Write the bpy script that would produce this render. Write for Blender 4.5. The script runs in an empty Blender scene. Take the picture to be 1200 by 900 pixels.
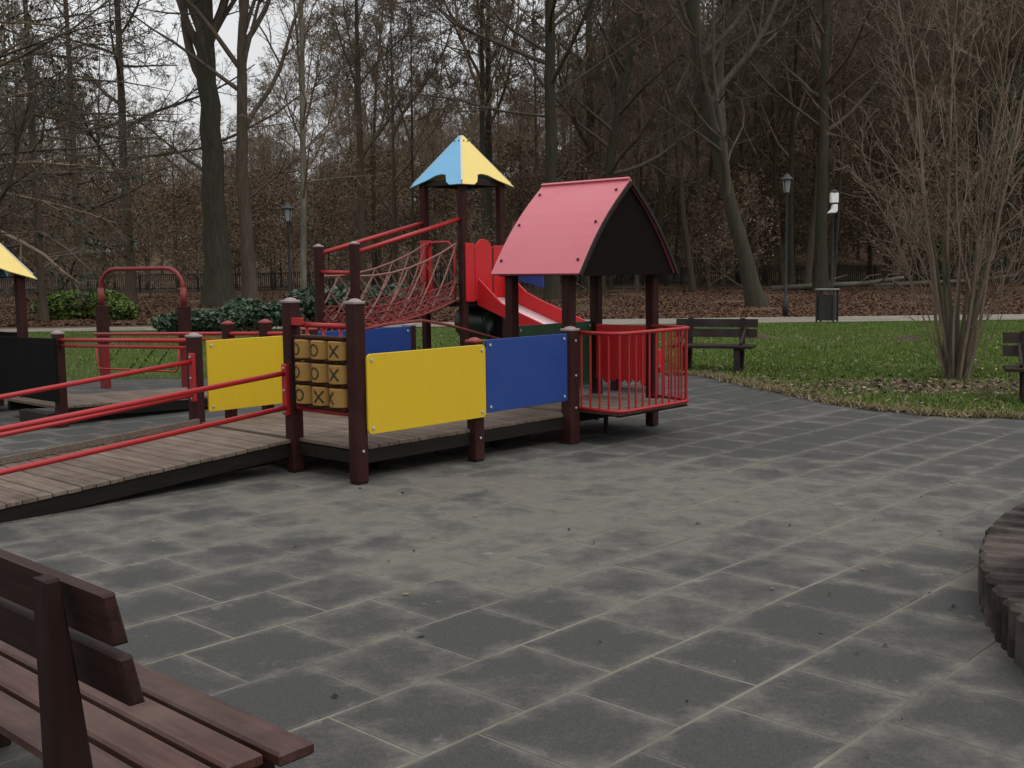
import bpy, math, random
import numpy as np
from mathutils import Vector, Matrix
R = math.radians
scene = bpy.context.scene
col = scene.collection
random.seed(7)
RNG = np.random.default_rng(7)

# ------------------------------------------------------------------ camera
cd = bpy.data.cameras.new('camera'); cd.sensor_width = 36; cd.lens = 39.0
cd.clip_start = 0.05; cd.clip_end = 3000
cam = bpy.data.objects.new('camera', cd); col.objects.link(cam)
cam.matrix_world = Matrix.Translation((0, 0, 1.58)) @ Matrix.Rotation(R(90) - math.atan(136 / 1300), 4, 'X') @ Matrix.Rotation(R(-0.7), 4, 'Z')
scene.camera = cam
# ------------------------------------------------------------------ overcast sky and soft sun
SUN_EL, SUN_AZ = 56, 128          # azimuth clockwise from +Y
wd = bpy.data.worlds.new('World'); scene.world = wd; wd.use_nodes = True
nt = wd.node_tree; nt.nodes.clear()
n_out = nt.nodes.new('ShaderNodeOutputWorld'); n_bg = nt.nodes.new('ShaderNodeBackground')
n_sky = nt.nodes.new('ShaderNodeTexSky'); n_sky.sky_type = 'NISHITA'; n_sky.sun_disc = False
n_sky.sun_elevation = R(SUN_EL); n_sky.sun_rotation = R(SUN_AZ)
n_hs = nt.nodes.new('ShaderNodeHueSaturation'); n_hs.inputs['Saturation'].default_value = 0.12
n_mix = nt.nodes.new('ShaderNodeMix'); n_mix.data_type = 'RGBA'; n_mix.inputs['Factor'].default_value = 0.72
n_tc = nt.nodes.new('ShaderNodeTexCoord'); n_no = nt.nodes.new('ShaderNodeTexNoise')
n_no.inputs['Scale'].default_value = 3.0; n_no.inputs['Detail'].default_value = 5
n_cr = nt.nodes.new('ShaderNodeValToRGB')
n_cr.color_ramp.elements[0].position = 0.3; n_cr.color_ramp.elements[0].color = (5.2, 5.35, 5.6, 1)
n_cr.color_ramp.elements[1].position = 0.7; n_cr.color_ramp.elements[1].color = (7.4, 7.45, 7.5, 1)
nt.links.new(n_tc.outputs['Generated'], n_no.inputs['Vector']); nt.links.new(n_no.outputs['Fac'], n_cr.inputs['Fac'])
nt.links.new(n_sky.outputs[0], n_hs.inputs['Color']); nt.links.new(n_hs.outputs[0], n_mix.inputs['A'])
nt.links.new(n_cr.outputs[0], n_mix.inputs['B']); nt.links.new(n_mix.outputs['Result'], n_bg.inputs['Color'])
# an overcast sky is about three times as bright overhead as at the horizon
n_sx = nt.nodes.new('ShaderNodeSeparateXYZ'); nt.links.new(n_tc.outputs['Generated'], n_sx.inputs[0])
n_mr = nt.nodes.new('ShaderNodeMapRange'); n_mr.inputs['From Min'].default_value = 0.0; n_mr.inputs['From Max'].default_value = 1.0
n_mr.inputs['To Min'].default_value = 0.62; n_mr.inputs['To Max'].default_value = 1.86
nt.links.new(n_sx.outputs[2], n_mr.inputs['Value'])
n_mu = nt.nodes.new('ShaderNodeVectorMath'); n_mu.operation = 'SCALE'
nt.links.new(n_mix.outputs['Result'], n_mu.inputs[0]); nt.links.new(n_mr.outputs[0], n_mu.inputs['Scale']); nt.links.new(n_mu.outputs[0], n_bg.inputs['Color'])
n_bg.inputs['Strength'].default_value = 0.12
nt.links.new(n_bg.outputs[0], n_out.inputs['Surface'])
sl = bpy.data.lights.new('sun', 'SUN'); sl.energy = 0.8; sl.angle = R(50); sl.color = (1.0, 0.97, 0.92)
so = bpy.data.objects.new('sun', sl); col.objects.link(so)
_d = Vector((math.sin(R(SUN_AZ)) * math.cos(R(SUN_EL)), math.cos(R(SUN_AZ)) * math.cos(R(SUN_EL)), math.sin(R(SUN_EL))))
so.rotation_euler = _d.to_track_quat('Z', 'Y').to_euler()
vs = scene.view_settings
vs.view_transform = 'Standard'; vs.look = 'None'; vs.exposure = 0.27; vs.gamma = 1.0; vs.use_curve_mapping = False
scene.cycles.max_bounces = 6; scene.cycles.diffuse_bounces = 3; scene.cycles.transparent_max_bounces = 4

# ------------------------------------------------------------------ materials
class NT:
    def __init__(s, name):
        s.m = bpy.data.materials.new(name); s.m.use_nodes = True; s.t = s.m.node_tree
        s.b = s.t.nodes['Principled BSDF']; s.tc = None
    def n(s, typ, **kw):
        o = s.t.nodes.new(typ)
        for k, v in kw.items():
            if k in o.inputs: o.inputs[k].default_value = v
            else: setattr(o, k, v)
        return o
    def l(s, a, b): s.t.links.new(a, b)
    def coord(s, kind='Object', scale=(1, 1, 1)):
        if s.tc is None: s.tc = s.n('ShaderNodeTexCoord')
        mp = s.n('ShaderNodeMapping'); mp.inputs['Scale'].default_value = scale
        if kind == 'World':
            g = s.n('ShaderNodeNewGeometry'); s.l(g.outputs['Position'], mp.inputs['Vector'])
        else: s.l(s.tc.outputs[kind], mp.inputs['Vector'])
        return mp.outputs[0]
    def noise(s, vec, scale, detail=4, rough=0.55):
        o = s.n('ShaderNodeTexNoise', Scale=scale, Detail=detail, Roughness=rough); s.l(vec, o.inputs['Vector']); return o.outputs['Fac']
    def ramp(s, fac, stops):
        o = s.n('ShaderNodeValToRGB'); e = o.color_ramp.elements
        while len(e) < len(stops): e.new(0.5)
        for i, (p, c) in enumerate(stops):
            e[i].position = p; e[i].color = (c, c, c, 1) if not hasattr(c, '__len__') else (*c, 1)
        s.l(fac, o.inputs['Fac']); return o.outputs['Color']
    def mix(s, f, a, b, mode='MIX'):
        o = s.n('ShaderNodeMix', data_type='RGBA', blend_type=mode)
        for k, v in (('Factor', f), ('A', a), ('B', b)):
            i = [q for q in o.inputs if q.name == k and (q.type == 'RGBA' or k == 'Factor')][0]
            if hasattr(v, 'links') or hasattr(v, 'is_linked'): s.l(v, i)
            elif hasattr(v, '__len__'): i.default_value = (*v, 1)
            else: i.default_value = v
        return [q for q in o.outputs if q.type == 'RGBA'][0]
    def math(s, op, a, b=0.0):
        o = s.n('ShaderNodeMath', operation=op)
        for i, v in enumerate((a, b)):
            if hasattr(v, 'is_linked'): s.l(v, o.inputs[i])
            else: o.inputs[i].default_value = v
        return o.outputs[0]
    def bump(s, h, strength=0.3, dist=0.01):
        o = s.n('ShaderNodeBump', Strength=strength, Distance=dist); s.l(h, o.inputs['Height']); s.l(o.outputs[0], s.b.inputs['Normal'])
    def done(s, c, rough=0.6, spec=0.4):
        if hasattr(c, 'is_linked'): s.l(c, s.b.inputs['Base Color'])
        else: s.b.inputs['Base Color'].default_value = (*c, 1)
        if hasattr(rough, 'is_linked'): s.l(rough, s.b.inputs['Roughness'])
        else: s.b.inputs['Roughness'].default_value = rough
        s.b.inputs['Specular IOR Level'].default_value = spec
        return s.m
MAT = {}
def painted(name, c, rough=0.4, dirt=0.35, spec=0.4, scale=6, dirtc=(0.09, 0.075, 0.055)):
    t = NT(name); v = t.coord('World')
    f1 = t.noise(v, scale, 6, 0.65); f2 = t.noise(v, scale * 9, 3)
    d = t.math('MULTIPLY', t.ramp(f1, [(0.45, 0.0), (0.8, 1.0)]), dirt)
    base = t.mix(t.math('MULTIPLY', f2, 0.35), c, tuple(x * 0.72 for x in c))
    st = t.noise(t.coord('World', (14, 14, 1.2)), 1.0, 5, 0.7)
    d = t.math('MAXIMUM', d, t.math('MULTIPLY', t.ramp(st, [(0.50, 0.0), (0.75, 1.0)]), dirt * 0.9))
    cc = t.mix(d, base, dirtc)
    t.bump(f2, 0.08, 0.004)
    MAT[name] = t.done(cc, t.ramp(f1, [(0.2, rough - 0.08), (0.8, rough + 0.2)]), spec); return MAT[name]
def wood(name, c1, c2, stretch, rough=0.65, spec=0.3, kind='Object', wear=None, weark=0.5):
    t = NT(name); v = t.coord(kind, stretch)
    oi = t.n('ShaderNodeObjectInfo')
    va = t.n('ShaderNodeVectorMath', operation='ADD'); t.l(v, va.inputs[0])
    ml = t.math('MULTIPLY', oi.outputs['Random'], 37.0); t.l(ml, va.inputs[1]); v = va.outputs[0]
    f = t.noise(v, 1.0, 6, 0.6); f2 = t.noise(t.coord('World'), 3.5, 4)
    c = t.ramp(f, [(0.3, c1), (0.7, c2)])
    kn = t.ramp(t.noise(t.coord(kind, (9, 5, 9)), 1.0, 3, 0.5), [(0.66, 0.0), (0.74, 1.0)])
    c = t.mix(t.math('MULTIPLY', kn, 0.55), c, tuple(x * 0.35 for x in c1))
    c = t.mix(t.math('MULTIPLY', oi.outputs['Random'], 0.45), c, tuple(x * 0.6 for x in c1))
    if wear: c = t.mix(t.math('MULTIPLY', t.ramp(f2, [(0.45, 0.0), (0.7, 1.0)]), weark), c, wear)
    t.bump(f, 0.35, 0.006)
    MAT[name] = t.done(c, rough, spec); return MAT[name]
wood('post_wood', (0.025, 0.0068, 0.0062), (0.042, 0.0118, 0.0102), (26, 26, 2.5), 0.65, 0.15, wear=(0.06, 0.028, 0.023), weark=0.3)
wood('dark_wood', (0.014, 0.010, 0.008), (0.026, 0.017, 0.014), (14, 14, 3), 0.7, 0.25)
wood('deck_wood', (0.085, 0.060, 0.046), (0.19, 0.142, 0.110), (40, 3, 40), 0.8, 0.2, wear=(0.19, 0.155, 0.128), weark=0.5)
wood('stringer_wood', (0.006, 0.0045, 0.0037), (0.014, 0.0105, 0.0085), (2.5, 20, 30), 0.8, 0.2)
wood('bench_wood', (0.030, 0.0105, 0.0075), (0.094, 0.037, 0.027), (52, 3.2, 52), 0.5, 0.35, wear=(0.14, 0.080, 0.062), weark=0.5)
wood('bench_back_shaded_wood', (0.017, 0.0065, 0.0052), (0.040, 0.0155, 0.012), (52, 3.2, 52), 0.6, 0.2)  # same wood as the seat, with the shade on the back painted in
wood('bench_post_shaded_wood', (0.014, 0.006, 0.005), (0.025, 0.010, 0.0085), (30, 30, 2.5), 0.65, 0.15)  # bench wood again, darkened in colour for the shaded posts and legs
wood('park_bench_wood', (0.014, 0.0085, 0.0072), (0.030, 0.0195, 0.0165), (3, 40, 40), 0.7, 0.2, wear=(0.05, 0.04, 0.034), weark=0.3)
painted('red_paint', (0.36, 0.012, 0.016), 0.35, 0.22)
painted('red_dark', (0.19, 0.012, 0.014), 0.45, 0.25)
painted('red_panel', (0.52, 0.014, 0.018), 0.38, 0.15)
painted('roof_red', (0.54, 0.128, 0.158), 0.36, 0.10, 0.5, 3, (0.3, 0.1, 0.1))
painted('yellow_panel', (0.60, 0.40, 0.012), 0.42, 0.12, 0.4, 4, (0.28, 0.18, 0.03))
painted('roof_yellow', (0.78, 0.59, 0.17), 0.35, 0.12, 0.45, 3, (0.3, 0.24, 0.1))
painted('blue_panel', (0.012, 0.044, 0.21), 0.4, 0.12, 0.4, 4, (0.03, 0.05, 0.1))
painted('roof_blue', (0.17, 0.44, 0.68), 0.35, 0.12, 0.45, 3, (0.12, 0.2, 0.3))
painted('green_panel', (0.02, 0.075, 0.035), 0.45, 0.2)
painted('black_panel', (0.006, 0.0052, 0.0048), 0.7, 0.02, 0.08)
painted('brown_gable', (0.008, 0.0052, 0.0045), 0.8, 0.03, 0.06)
painted('cap_plastic', (0.27, 0.215, 0.205), 0.5, 0.3)
painted('red_cap', (0.24, 0.03, 0.03), 0.45, 0.25)
painted('steel', (0.42, 0.42, 0.42), 0.4, 0.3)
painted('light_strip', (0.55, 0.55, 0.5), 0.5, 0.25)
painted('game_yellow', (0.31, 0.165, 0.030), 0.45, 0.35, 0.4, 12)
painted('mark_black', (0.014, 0.010, 0.008), 0.6, 0.1)
painted('slide_steel', (0.62, 0.50, 0.52), 0.3, 0.15)
painted('rope', (0.28, 0.14, 0.125), 0.85, 0.3, 0.1, 30)
painted('rope_red', (0.22, 0.05, 0.048), 0.85, 0.3, 0.1, 30)
painted('tube_green', (0.008, 0.022, 0.02), 0.3, 0.2)
painted('lamp_metal', (0.018, 0.019, 0.02), 0.5, 0.3)
painted('lantern_glass', (0.82, 0.82, 0.80), 0.35, 0.1)
painted('lantern_dim', (0.22, 0.23, 0.23), 0.3, 0.3)
painted('bin_dark', (0.014, 0.014, 0.014), 0.5, 0.3)
painted('bin_lid', (0.16, 0.15, 0.14), 0.6, 0.4)
painted('fence_metal', (0.014, 0.014, 0.014), 0.6, 0.3)
def bark(name, c1, c2, moss=None, mk=0.5, lichen=None):
    t = NT(name); v = t.coord('Object', (9, 9, 1.6)); f = t.noise(v, 1.0, 6, 0.65)
    f2 = t.noise(t.coord('World', (1, 1, 0.5)), 0.9, 5)
    c = t.ramp(f, [(0.32, c1), (0.68, c2)])
    if moss: c = t.mix(t.math('MULTIPLY', t.ramp(f2, [(0.42, 0.0), (0.62, 1.0)]), mk), c, moss)
    t.bump(f, 0.6, 0.03)
    MAT[name] = t.done(c, 0.9, 0.15)
bark('bark_grey', (0.030, 0.026, 0.021), (0.068, 0.059, 0.048), (0.040, 0.045, 0.022), 0.6)
bark('bark_moss', (0.032, 0.027, 0.021), (0.062, 0.054, 0.042), (0.034, 0.038, 0.018), 0.6)
bark('bark_pale', (0.085, 0.073, 0.056), (0.19, 0.172, 0.138), (0.06, 0.06, 0.036), 0.6)
bark('bark_brown', (0.052, 0.039, 0.029), (0.100, 0.076, 0.057), (0.042, 0.036, 0.02), 0.5)
bark('twig_brown', (0.130, 0.096, 0.067), (0.205, 0.153, 0.108))
bark('twig_grey', (0.060, 0.047, 0.036), (0.105, 0.084, 0.066))
bark('twig_pale', (0.118, 0.086, 0.062), (0.205, 0.155, 0.115))
bark('bark_shrub', (0.055, 0.046, 0.033), (0.11, 0.093, 0.070), (0.05, 0.058, 0.026), 0.5)
def leafmat(name, c1, c2, rough=0.6, sc=6.0, spec=0.3):
    t = NT(name); g = t.n('ShaderNodeNewGeometry'); f = t.noise(t.coord('World'), sc, 3)
    rr = t.math('ADD', t.math('MULTIPLY', g.outputs['Random Per Island'], 0.6), t.math('MULTIPLY', f, 0.5))
    MAT[name] = t.done(t.ramp(rr, [(0.2, c1), (0.85, c2)]), rough, spec)
leafmat('leaf_laurel', (0.035, 0.065, 0.012), (0.12, 0.17, 0.03))
leafmat('leaf_rhododendron', (0.020, 0.038, 0.022), (0.085, 0.120, 0.074), 0.45)
leafmat('leaf_beech', (0.085, 0.058, 0.036), (0.18, 0.122, 0.078), 0.85)
leafmat('leaf_conifer', (0.012, 0.022, 0.012), (0.032, 0.05, 0.026), 0.7)
leafmat('leaf_fallen', (0.05, 0.03, 0.019), (0.21, 0.145, 0.095), 0.8)
leafmat('leaf_pale', (0.14, 0.12, 0.06), (0.36, 0.32, 0.20), 0.8)
leafmat('leaf_litter', (0.045, 0.022, 0.012), (0.135, 0.068, 0.037), 0.85)
leafmat('grass_blade', (0.046, 0.082, 0.010), (0.125, 0.188, 0.026), 0.6, 1.5)
leafmat('grass_straw', (0.11, 0.088, 0.045), (0.26, 0.20, 0.115), 0.8, 3)
# rubber tiles: dark grey granulate, dust gathers towards the joints and in broad drifts
def tilemat():
    t = NT('tile_rubber'); w = t.coord('World')
    g = t.n('ShaderNodeNewGeometry'); oi = t.n('ShaderNodeObjectInfo')
    at = t.n('ShaderNodeAttribute', attribute_name='tone')
    f1 = t.noise(w, 1.15, 6, 0.62); f2 = t.noise(w, 7.0, 6, 0.65); f3 = t.noise(w, 170.0, 2, 0.7); f4 = t.noise(w, 0.35, 3)
    if t.tc is None: t.tc = t.n('ShaderNodeTexCoord')
    sp = t.n('ShaderNodeSeparateXYZ'); t.l(t.tc.outputs['UV'], sp.inputs[0])
    ax = t.math('ABSOLUTE', t.math('SUBTRACT', sp.outputs[0], 0.5)); ay = t.math('ABSOLUTE', t.math('SUBTRACT', sp.outputs[1], 0.5))
    e = t.math('MAXIMUM', ax, ay)                          # 0 centre .. 0.5 edge
    # broad drift of dust in front of the play structure
    px = t.n('ShaderNodeSeparateXYZ'); t.l(g.outputs['Position'], px.inputs[0])
    dx = t.math('MULTIPLY', t.math('SUBTRACT', px.outputs[0], 0.3), 0.26); dy = t.math('MULTIPLY', t.math('SUBTRACT', px.outputs[1], 7.3), 0.40)
    rr = t.math('ADD', t.math('MULTIPLY', dx, dx), t.math('MULTIPLY', dy, dy))
    drift = t.math('MAXIMUM', t.math('SUBTRACT', 1.0, rr), 0.0)
    d = t.math('ADD', t.math('MULTIPLY', f1, 1.05), t.math('MULTIPLY', f2, 0.55))
    d = t.math('ADD', d, t.math('MULTIPLY', drift, t.math('ADD', t.math('MULTIPLY', t.noise(w, 2.3, 5, 0.6), 1.15), -0.04))); e2 = t.math('MULTIPLY', e, 2.0); e4 = t.math('MULTIPLY', t.math('POWER', e2, 4.0), t.math('ADD', t.math('MULTIPLY', f2, 1.6), 0.2))
    f5 = t.noise(w, 34.0, 6, 0.75); d = t.math('ADD', d, t.math('MULTIPLY', t.math('SUBTRACT', f5, 0.5), 0.55))
    d = t.math('ADD', d, t.math('MULTIPLY', e4, 0.38))
    d = t.math('ADD', d, t.math('MULTIPLY', f4, 0.35))
    rnd = t.math('MULTIPLY', oi.outputs['Random'], 0.20); d = t.math('SUBTRACT', d, rnd)
    dust = t.ramp(d, [(0.0, 0.0), (1.0, 1.0)])
    m = t.n('ShaderNodeMapRange'); m.inputs['From Min'].default_value = 0.95; m.inputs['From Max'].default_value = 1.46
    t.l(d, m.inputs['Value']); dust = m.outputs[0]
    dark = t.ramp(f3, [(0.3, (0.034, 0.0335, 0.0325)), (0.7, (0.068, 0.0665, 0.0635))])
    du = t.ramp(t.math('ADD', t.math('MULTIPLY', f2, 0.6), t.math('MULTIPLY', f3, 0.4)), [(0.3, (0.090, 0.083, 0.072)), (0.7, (0.158, 0.145, 0.125))])
    c = t.mix(t.math('MULTIPLY', dust, 0.92), dark, du)
    sp2 = t.ramp(t.noise(w, 2.6, 8, 0.75), [(0.62, 0.0), (0.70, 1.0)])
    c = t.mix(t.math('MULTIPLY', sp2, 0.5), c, (0.27, 0.25, 0.20))
    t.bump(t.math('ADD', f3, t.math('MULTIPLY', f2, 0.6)), 0.35, 0.003)
    MAT['tile'] = t.done(c, 0.88, 0.2)
tilemat()
def ground(name, stops, sc, sc2=None, stops2=None, amt=0.5, rough=0.95, bump=0.5, bd=0.03, fine=60):
    t = NT(name); w = t.coord('World'); f = t.noise(w, sc, 8, 0.7)
    c = t.ramp(f, stops)
    if sc2: c = t.mix(t.math('MULTIPLY', t.ramp(t.noise(w, sc2, 5), [(0.42, 0.0), (0.62, 1.0)]), amt), c, stops2)
    ff = t.noise(w, fine, 4, 0.7)
    c = t.mix(0.5, c, t.mix(1.0, c, t.ramp(ff, [(0.3, 0.45), (0.7, 1.0)]), 'MULTIPLY'))
    t.bump(t.math('ADD', f, ff), bump, bd); MAT[name] = t.done(c, rough, 0.15)
ground('joint_sand', [(0.3, (0.145, 0.134, 0.108)), (0.7, (0.235, 0.217, 0.178))], 3, 0.9, (0.085, 0.082, 0.072), 0.8, fine=120, bd=0.004)
ground('lawn_soil', [(0.3, (0.034, 0.050, 0.011)), (0.7, (0.070, 0.098, 0.020))], 2.2, 0.5, (0.07, 0.062, 0.03), 0.45)
ground('bare_soil', [(0.3, (0.045, 0.032, 0.022)), (0.7, (0.10, 0.075, 0.052))], 3)
ground('path_gravel', [(0.3, (0.20, 0.182, 0.148)), (0.7, (0.30, 0.27, 0.225))], 1.5, 0.4, (0.17, 0.14, 0.11), 0.5, fine=30)
ground('litter_floor', [(0.3, (0.056, 0.034, 0.021)), (0.7, (0.150, 0.092, 0.056))], 1.6, 0.18, (0.055, 0.048, 0.026), 0.5, fine=14, bd=0.05)
ground('sand', [(0.3, (0.30, 0.26, 0.19)), (0.7, (0.42, 0.37, 0.28))], 4, fine=90, bd=0.006)
ground('block_brown', [(0.3, (0.014, 0.0098, 0.0095)), (0.7, (0.046, 0.034, 0.032))], 11, 2.6, (0.19, 0.16, 0.135), 0.38, fine=80, bd=0.004)

# ------------------------------------------------------------------ mesh helpers
OFF = [Vector((0, 0, 0))]
def tag(o, label=None, cat=None, group=None, kind=None):
    if label: o['label'] = label
    if cat: o['category'] = cat
    if group: o['group'] = group
    if kind: o['kind'] = kind
    return o
def thing(name, label, cat, loc=(0, 0, 0), rz=0.0, group=None):
    o = bpy.data.objects.new(name, None); col.objects.link(o); o.empty_display_size = 0.2
    o.location = loc; o.rotation_euler = (0, 0, rz)
    return tag(o, label, cat, group)
class MB:
    def __init__(s): s.v = []; s.f = []
    def add(s, vs, fs):
        k = len(s.v); s.v += [tuple(p) for p in vs]; s.f += [tuple(i + k for i in f) for f in fs]; return s
    def prism(s, poly, o, ex, ey, en, t, bev=0.0):
        o, ex, ey, en = Vector(o), Vector(ex), Vector(ey), Vector(en); n = len(poly)
        if bev > 0:
            ins = []
            for i in range(n):
                a, b, c = Vector(poly[i - 1]), Vector(poly[i]), Vector(poly[(i + 1) % n])
                e1 = (b - a).normalized(); e2 = (c - b).normalized()
                nn = Vector((-(e1.y + e2.y), e1.x + e2.x)); L = nn.length
                nn = nn / L if L > 1e-6 else Vector((-e1.y, e1.x))
                ca = max(0.4, nn.dot(Vector((-e1.y, e1.x)))); ins.append(b + nn * (bev / ca))
            loops = [(ins, 0), (poly, bev), (poly, t - bev), (ins, t)]
        else: loops = [(poly, 0), (poly, t)]
        vs = [o + ex * p[0] + ey * p[1] + en * d for P, d in loops for p in P]
        fs = [tuple(range(n - 1, -1, -1))]
        for k in range(len(loops) - 1):
            for i in range(n):
                j = (i + 1) % n; fs.append((k * n + i, k * n + j, (k + 1) * n + j, (k + 1) * n + i))
        fs.append(tuple((len(loops) - 1) * n + i for i in range(n)))
        return s.add(vs, fs)
    def box(s, lo, hi, bev=0.004):
        x0, y0, z0 = lo; x1, y1, z1 = hi
        return s.prism([(x0, y0), (x1, y0), (x1, y1), (x0, y1)], (0, 0, z0), (1, 0, 0), (0, 1, 0), (0, 0, 1), z1 - z0, bev)
    def beam(s, p, q, w, h, bev=0.004, up=(0, 0, 1)):
        p, q = Vector(p), Vector(q); en = (q - p); L = en.length; en = en / L
        ex = en.cross(Vector(up)).normalized(); ey = ex.cross(en).normalized()
        return s.prism(
            [(-w / 2, -h / 2), (w / 2, -h / 2), (w / 2, h / 2), (-w / 2, h / 2)], p, ey.cross(en), ey, en, L, bev)
    def tube(s, pts, r, sides=8, cap=True):
        pts = [Vector(p) for p in pts]; n = len(pts)
        rs = r if hasattr(r, '__len__') else [r] * n
        d0 = (pts[1] - pts[0]).normalized(); up = Vector((0, 0, 1)) if abs(d0.z) < 0.9 else Vector((1, 0, 0))
        X = d0.cross(up).normalized(); vs = []
        for i in range(n):
            d = (pts[min(i + 1, n - 1)] - pts[max(i - 1, 0)]).normalized()
            X = (X - d * X.dot(d)).normalized(); Y = d.cross(X)
            for k in range(sides):
                a = 2 * math.pi * k / sides; vs.append(pts[i] + (X * math.cos(a) + Y * math.sin(a)) * rs[i])
        fs = []
        for i in range(n - 1):
            for k in range(sides):
                k2 = (k + 1) % sides; fs.append((i * sides + k, i * sides + k2, (i + 1) * sides + k2, (i + 1) * sides + k))
        if cap: fs += [tuple(range(sides - 1, -1, -1)), tuple((n - 1) * sides + k for k in range(sides))]
        return s.add(vs, fs)
    def lathe(s, prof, c, sides=16, axis='z'):
        c = Vector(c); vs = []; m = len(prof)
        for k in range(sides):
            a = 2 * math.pi * k / sides
            for r, z in prof: vs.append(c + Vector((r * math.cos(a), r * math.sin(a), z)))
        fs = []
        for k in range(sides):
            k2 = (k + 1) % sides
            for i in range(m - 1): fs.append((k * m + i, k2 * m + i, k2 * m + i + 1, k * m + i + 1))
        fs.append(tuple(k * m for k in range(sides - 1, -1, -1))); fs.append(tuple(k * m + m - 1 for k in range(sides)))
        return s.add(vs, fs)
    def build(s, name, mat, parent=None, smooth=False, kind=None, local=False):
        me = bpy.data.meshes.new(name); off = Vector((0, 0, 0)) if local else OFF[0]
        me.from_pydata([(p[0] - off.x, p[1] - off.y, p[2] - off.z) for p in s.v], [], s.f)
        me.materials.append(MAT[mat] if isinstance(mat, str) else mat)
        if smooth: me.polygons.foreach_set('use_smooth', [True] * len(me.polygons))
        me.update(); o = bpy.data.objects.new(name, me); col.objects.link(o)
        if parent: o.parent = parent
        if kind: o['kind'] = kind
        return o
def place(src, parent, loc, rot=None, name=None):
    o = src.copy(); col.objects.link(o); o.parent = parent; o.location = loc
    if rot: o.rotation_euler = rot
    return o
def rrect(x0, y0, x1, y1, r=0.03, n=4):
    out = []
    for cx, cy, a0 in ((x1 - r, y0 + r, -90), (x1 - r, y1 - r, 0), (x0 + r, y1 - r, 90), (x0 + r, y0 + r, 180)):
        for i in range(n + 1):
            a = R(a0 + 90 * i / n); out.append((cx + r * math.cos(a), cy + r * math.sin(a)))
    return out
def npmesh(name, verts, faces, mat, parent=None, kind=None, smooth=False):
    """verts Nx3, faces MxK (all K-gons)"""
    me = bpy.data.meshes.new(name); n, (m, k) = len(verts), faces.shape
    me.vertices.add(n); me.vertices.foreach_set('co', np.ascontiguousarray(verts, dtype=np.float32).ravel())
    me.loops.add(m * k); me.loops.foreach_set('vertex_index', np.ascontiguousarray(faces, dtype=np.int32).ravel())
    me.polygons.add(m); me.polygons.foreach_set('loop_start', np.arange(0, m * k, k, dtype=np.int32))
    if smooth: me.polygons.foreach_set('use_smooth', np.ones(m, dtype=bool))
    me.materials.append(MAT[mat]); me.update(calc_edges=True)
    o = bpy.data.objects.new(name, me); col.objects.link(o)
    if parent: o.parent = parent
    if kind: o['kind'] = kind
    return o
def quads_cloud(cent, size, rng, flat=0.0, aspect=1.6):
    """one quad leaf per centre, random orientation"""
    n = len(cent); a = rng.normal(size=(n, 3)); a[:, 2] *= (1 - flat); a /= np.linalg.norm(a, axis=1)[:, None]
    b = rng.normal(size=(n, 3)); b[:, 2] *= (1 - flat); b -= a * (a * b).sum(1)[:, None]; b /= np.linalg.norm(b, axis=1)[:, None]
    s = (size * rng.uniform(0.6, 1.3, n))[:, None]; a = a * s * aspect / 2; b = b * s / 2
    v = np.stack([cent - a, cent + b - a * .1, cent + a, cent - b - a * .1], 1).reshape(-1, 3)
    return v, np.arange(4 * n).reshape(n, 4)

# ------------------------------------------------------------------ ground, lawn, path, woodland floor
def hill(x, y):
    hx = np.interp(x, [-140, -85, -60, -41, -17, 5, 30, 83, 160], [0.5, 2.0, 5, 9, 12, 18, 40, 58, 62])
    t = np.clip((y - 78) / 120.0, 0, 1); t = t * t * (3 - 2 * t)
    return np.where(y > 34, np.clip((y - 34) / 38.0, 0, 1) * 0.28, 0) + t * hx
def hz(x, y): return float(hill(np.array([x]), np.array([y]))[0])
PAVE = [(-9.5, 16.3), (-5.6, 16.45), (0, 16.5), (2.75, 16.0), (3.25, 14.0), (3.8, 12.15), (4.4, 11.4), (5.2, 11.08), (7, 10.85), (12, 10.7), (12, -4), (-12, -4), (-12, 14)]
def inside(P, x, y):
    c = False; j = len(P) - 1
    for i in range(len(P)):
        (xi, yi), (xj, yj) = P[i], P[j]
        if (yi > y) != (yj > y) and x < (xj - xi) * (y - yi) / (yj - yi) + xi: c = not c
        j = i
    return c
def edge_dist(P, x, y):
    best = 1e9
    for i in range(len(P)):
        a, b = Vector(P[i]), Vector(P[(i + 1) % len(P)]); p = Vector((x, y)); ab = b - a
        t = max(0, min(1, (p - a).dot(ab) / ab.dot(ab))); best = min(best, (p - a - ab * t).length)
    return best
def grid_sheet(name, xs, ys, zf, mat):
    X, Y = np.meshgrid(xs, ys); Z = zf(X, Y); nx = len(xs); ny = len(ys)
    v = np.stack([X, Y, Z], -1).reshape(-1, 3)
    i = np.arange(nx * ny).reshape(ny, nx)
    f = np.stack([i[:-1, :-1], i[:-1, 1:], i[1:, 1:], i[1:, :-1]], -1).reshape(-1, 4)
    return npmesh(name, v, f, mat, None, 'structure', True)
grid_sheet('ground', np.linspace(-900, 900, 3), np.array([-900., 0., 900.]), lambda X, Y: X * 0 - 0.12, 'lawn_soil')
_poly = MB(); _poly.add([(x, y, 0.0002) for x, y in PAVE], [tuple(range(len(PAVE) - 1, -1, -1))])
paving = _poly.build('paving', 'joint_sand', kind='structure')
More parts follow.
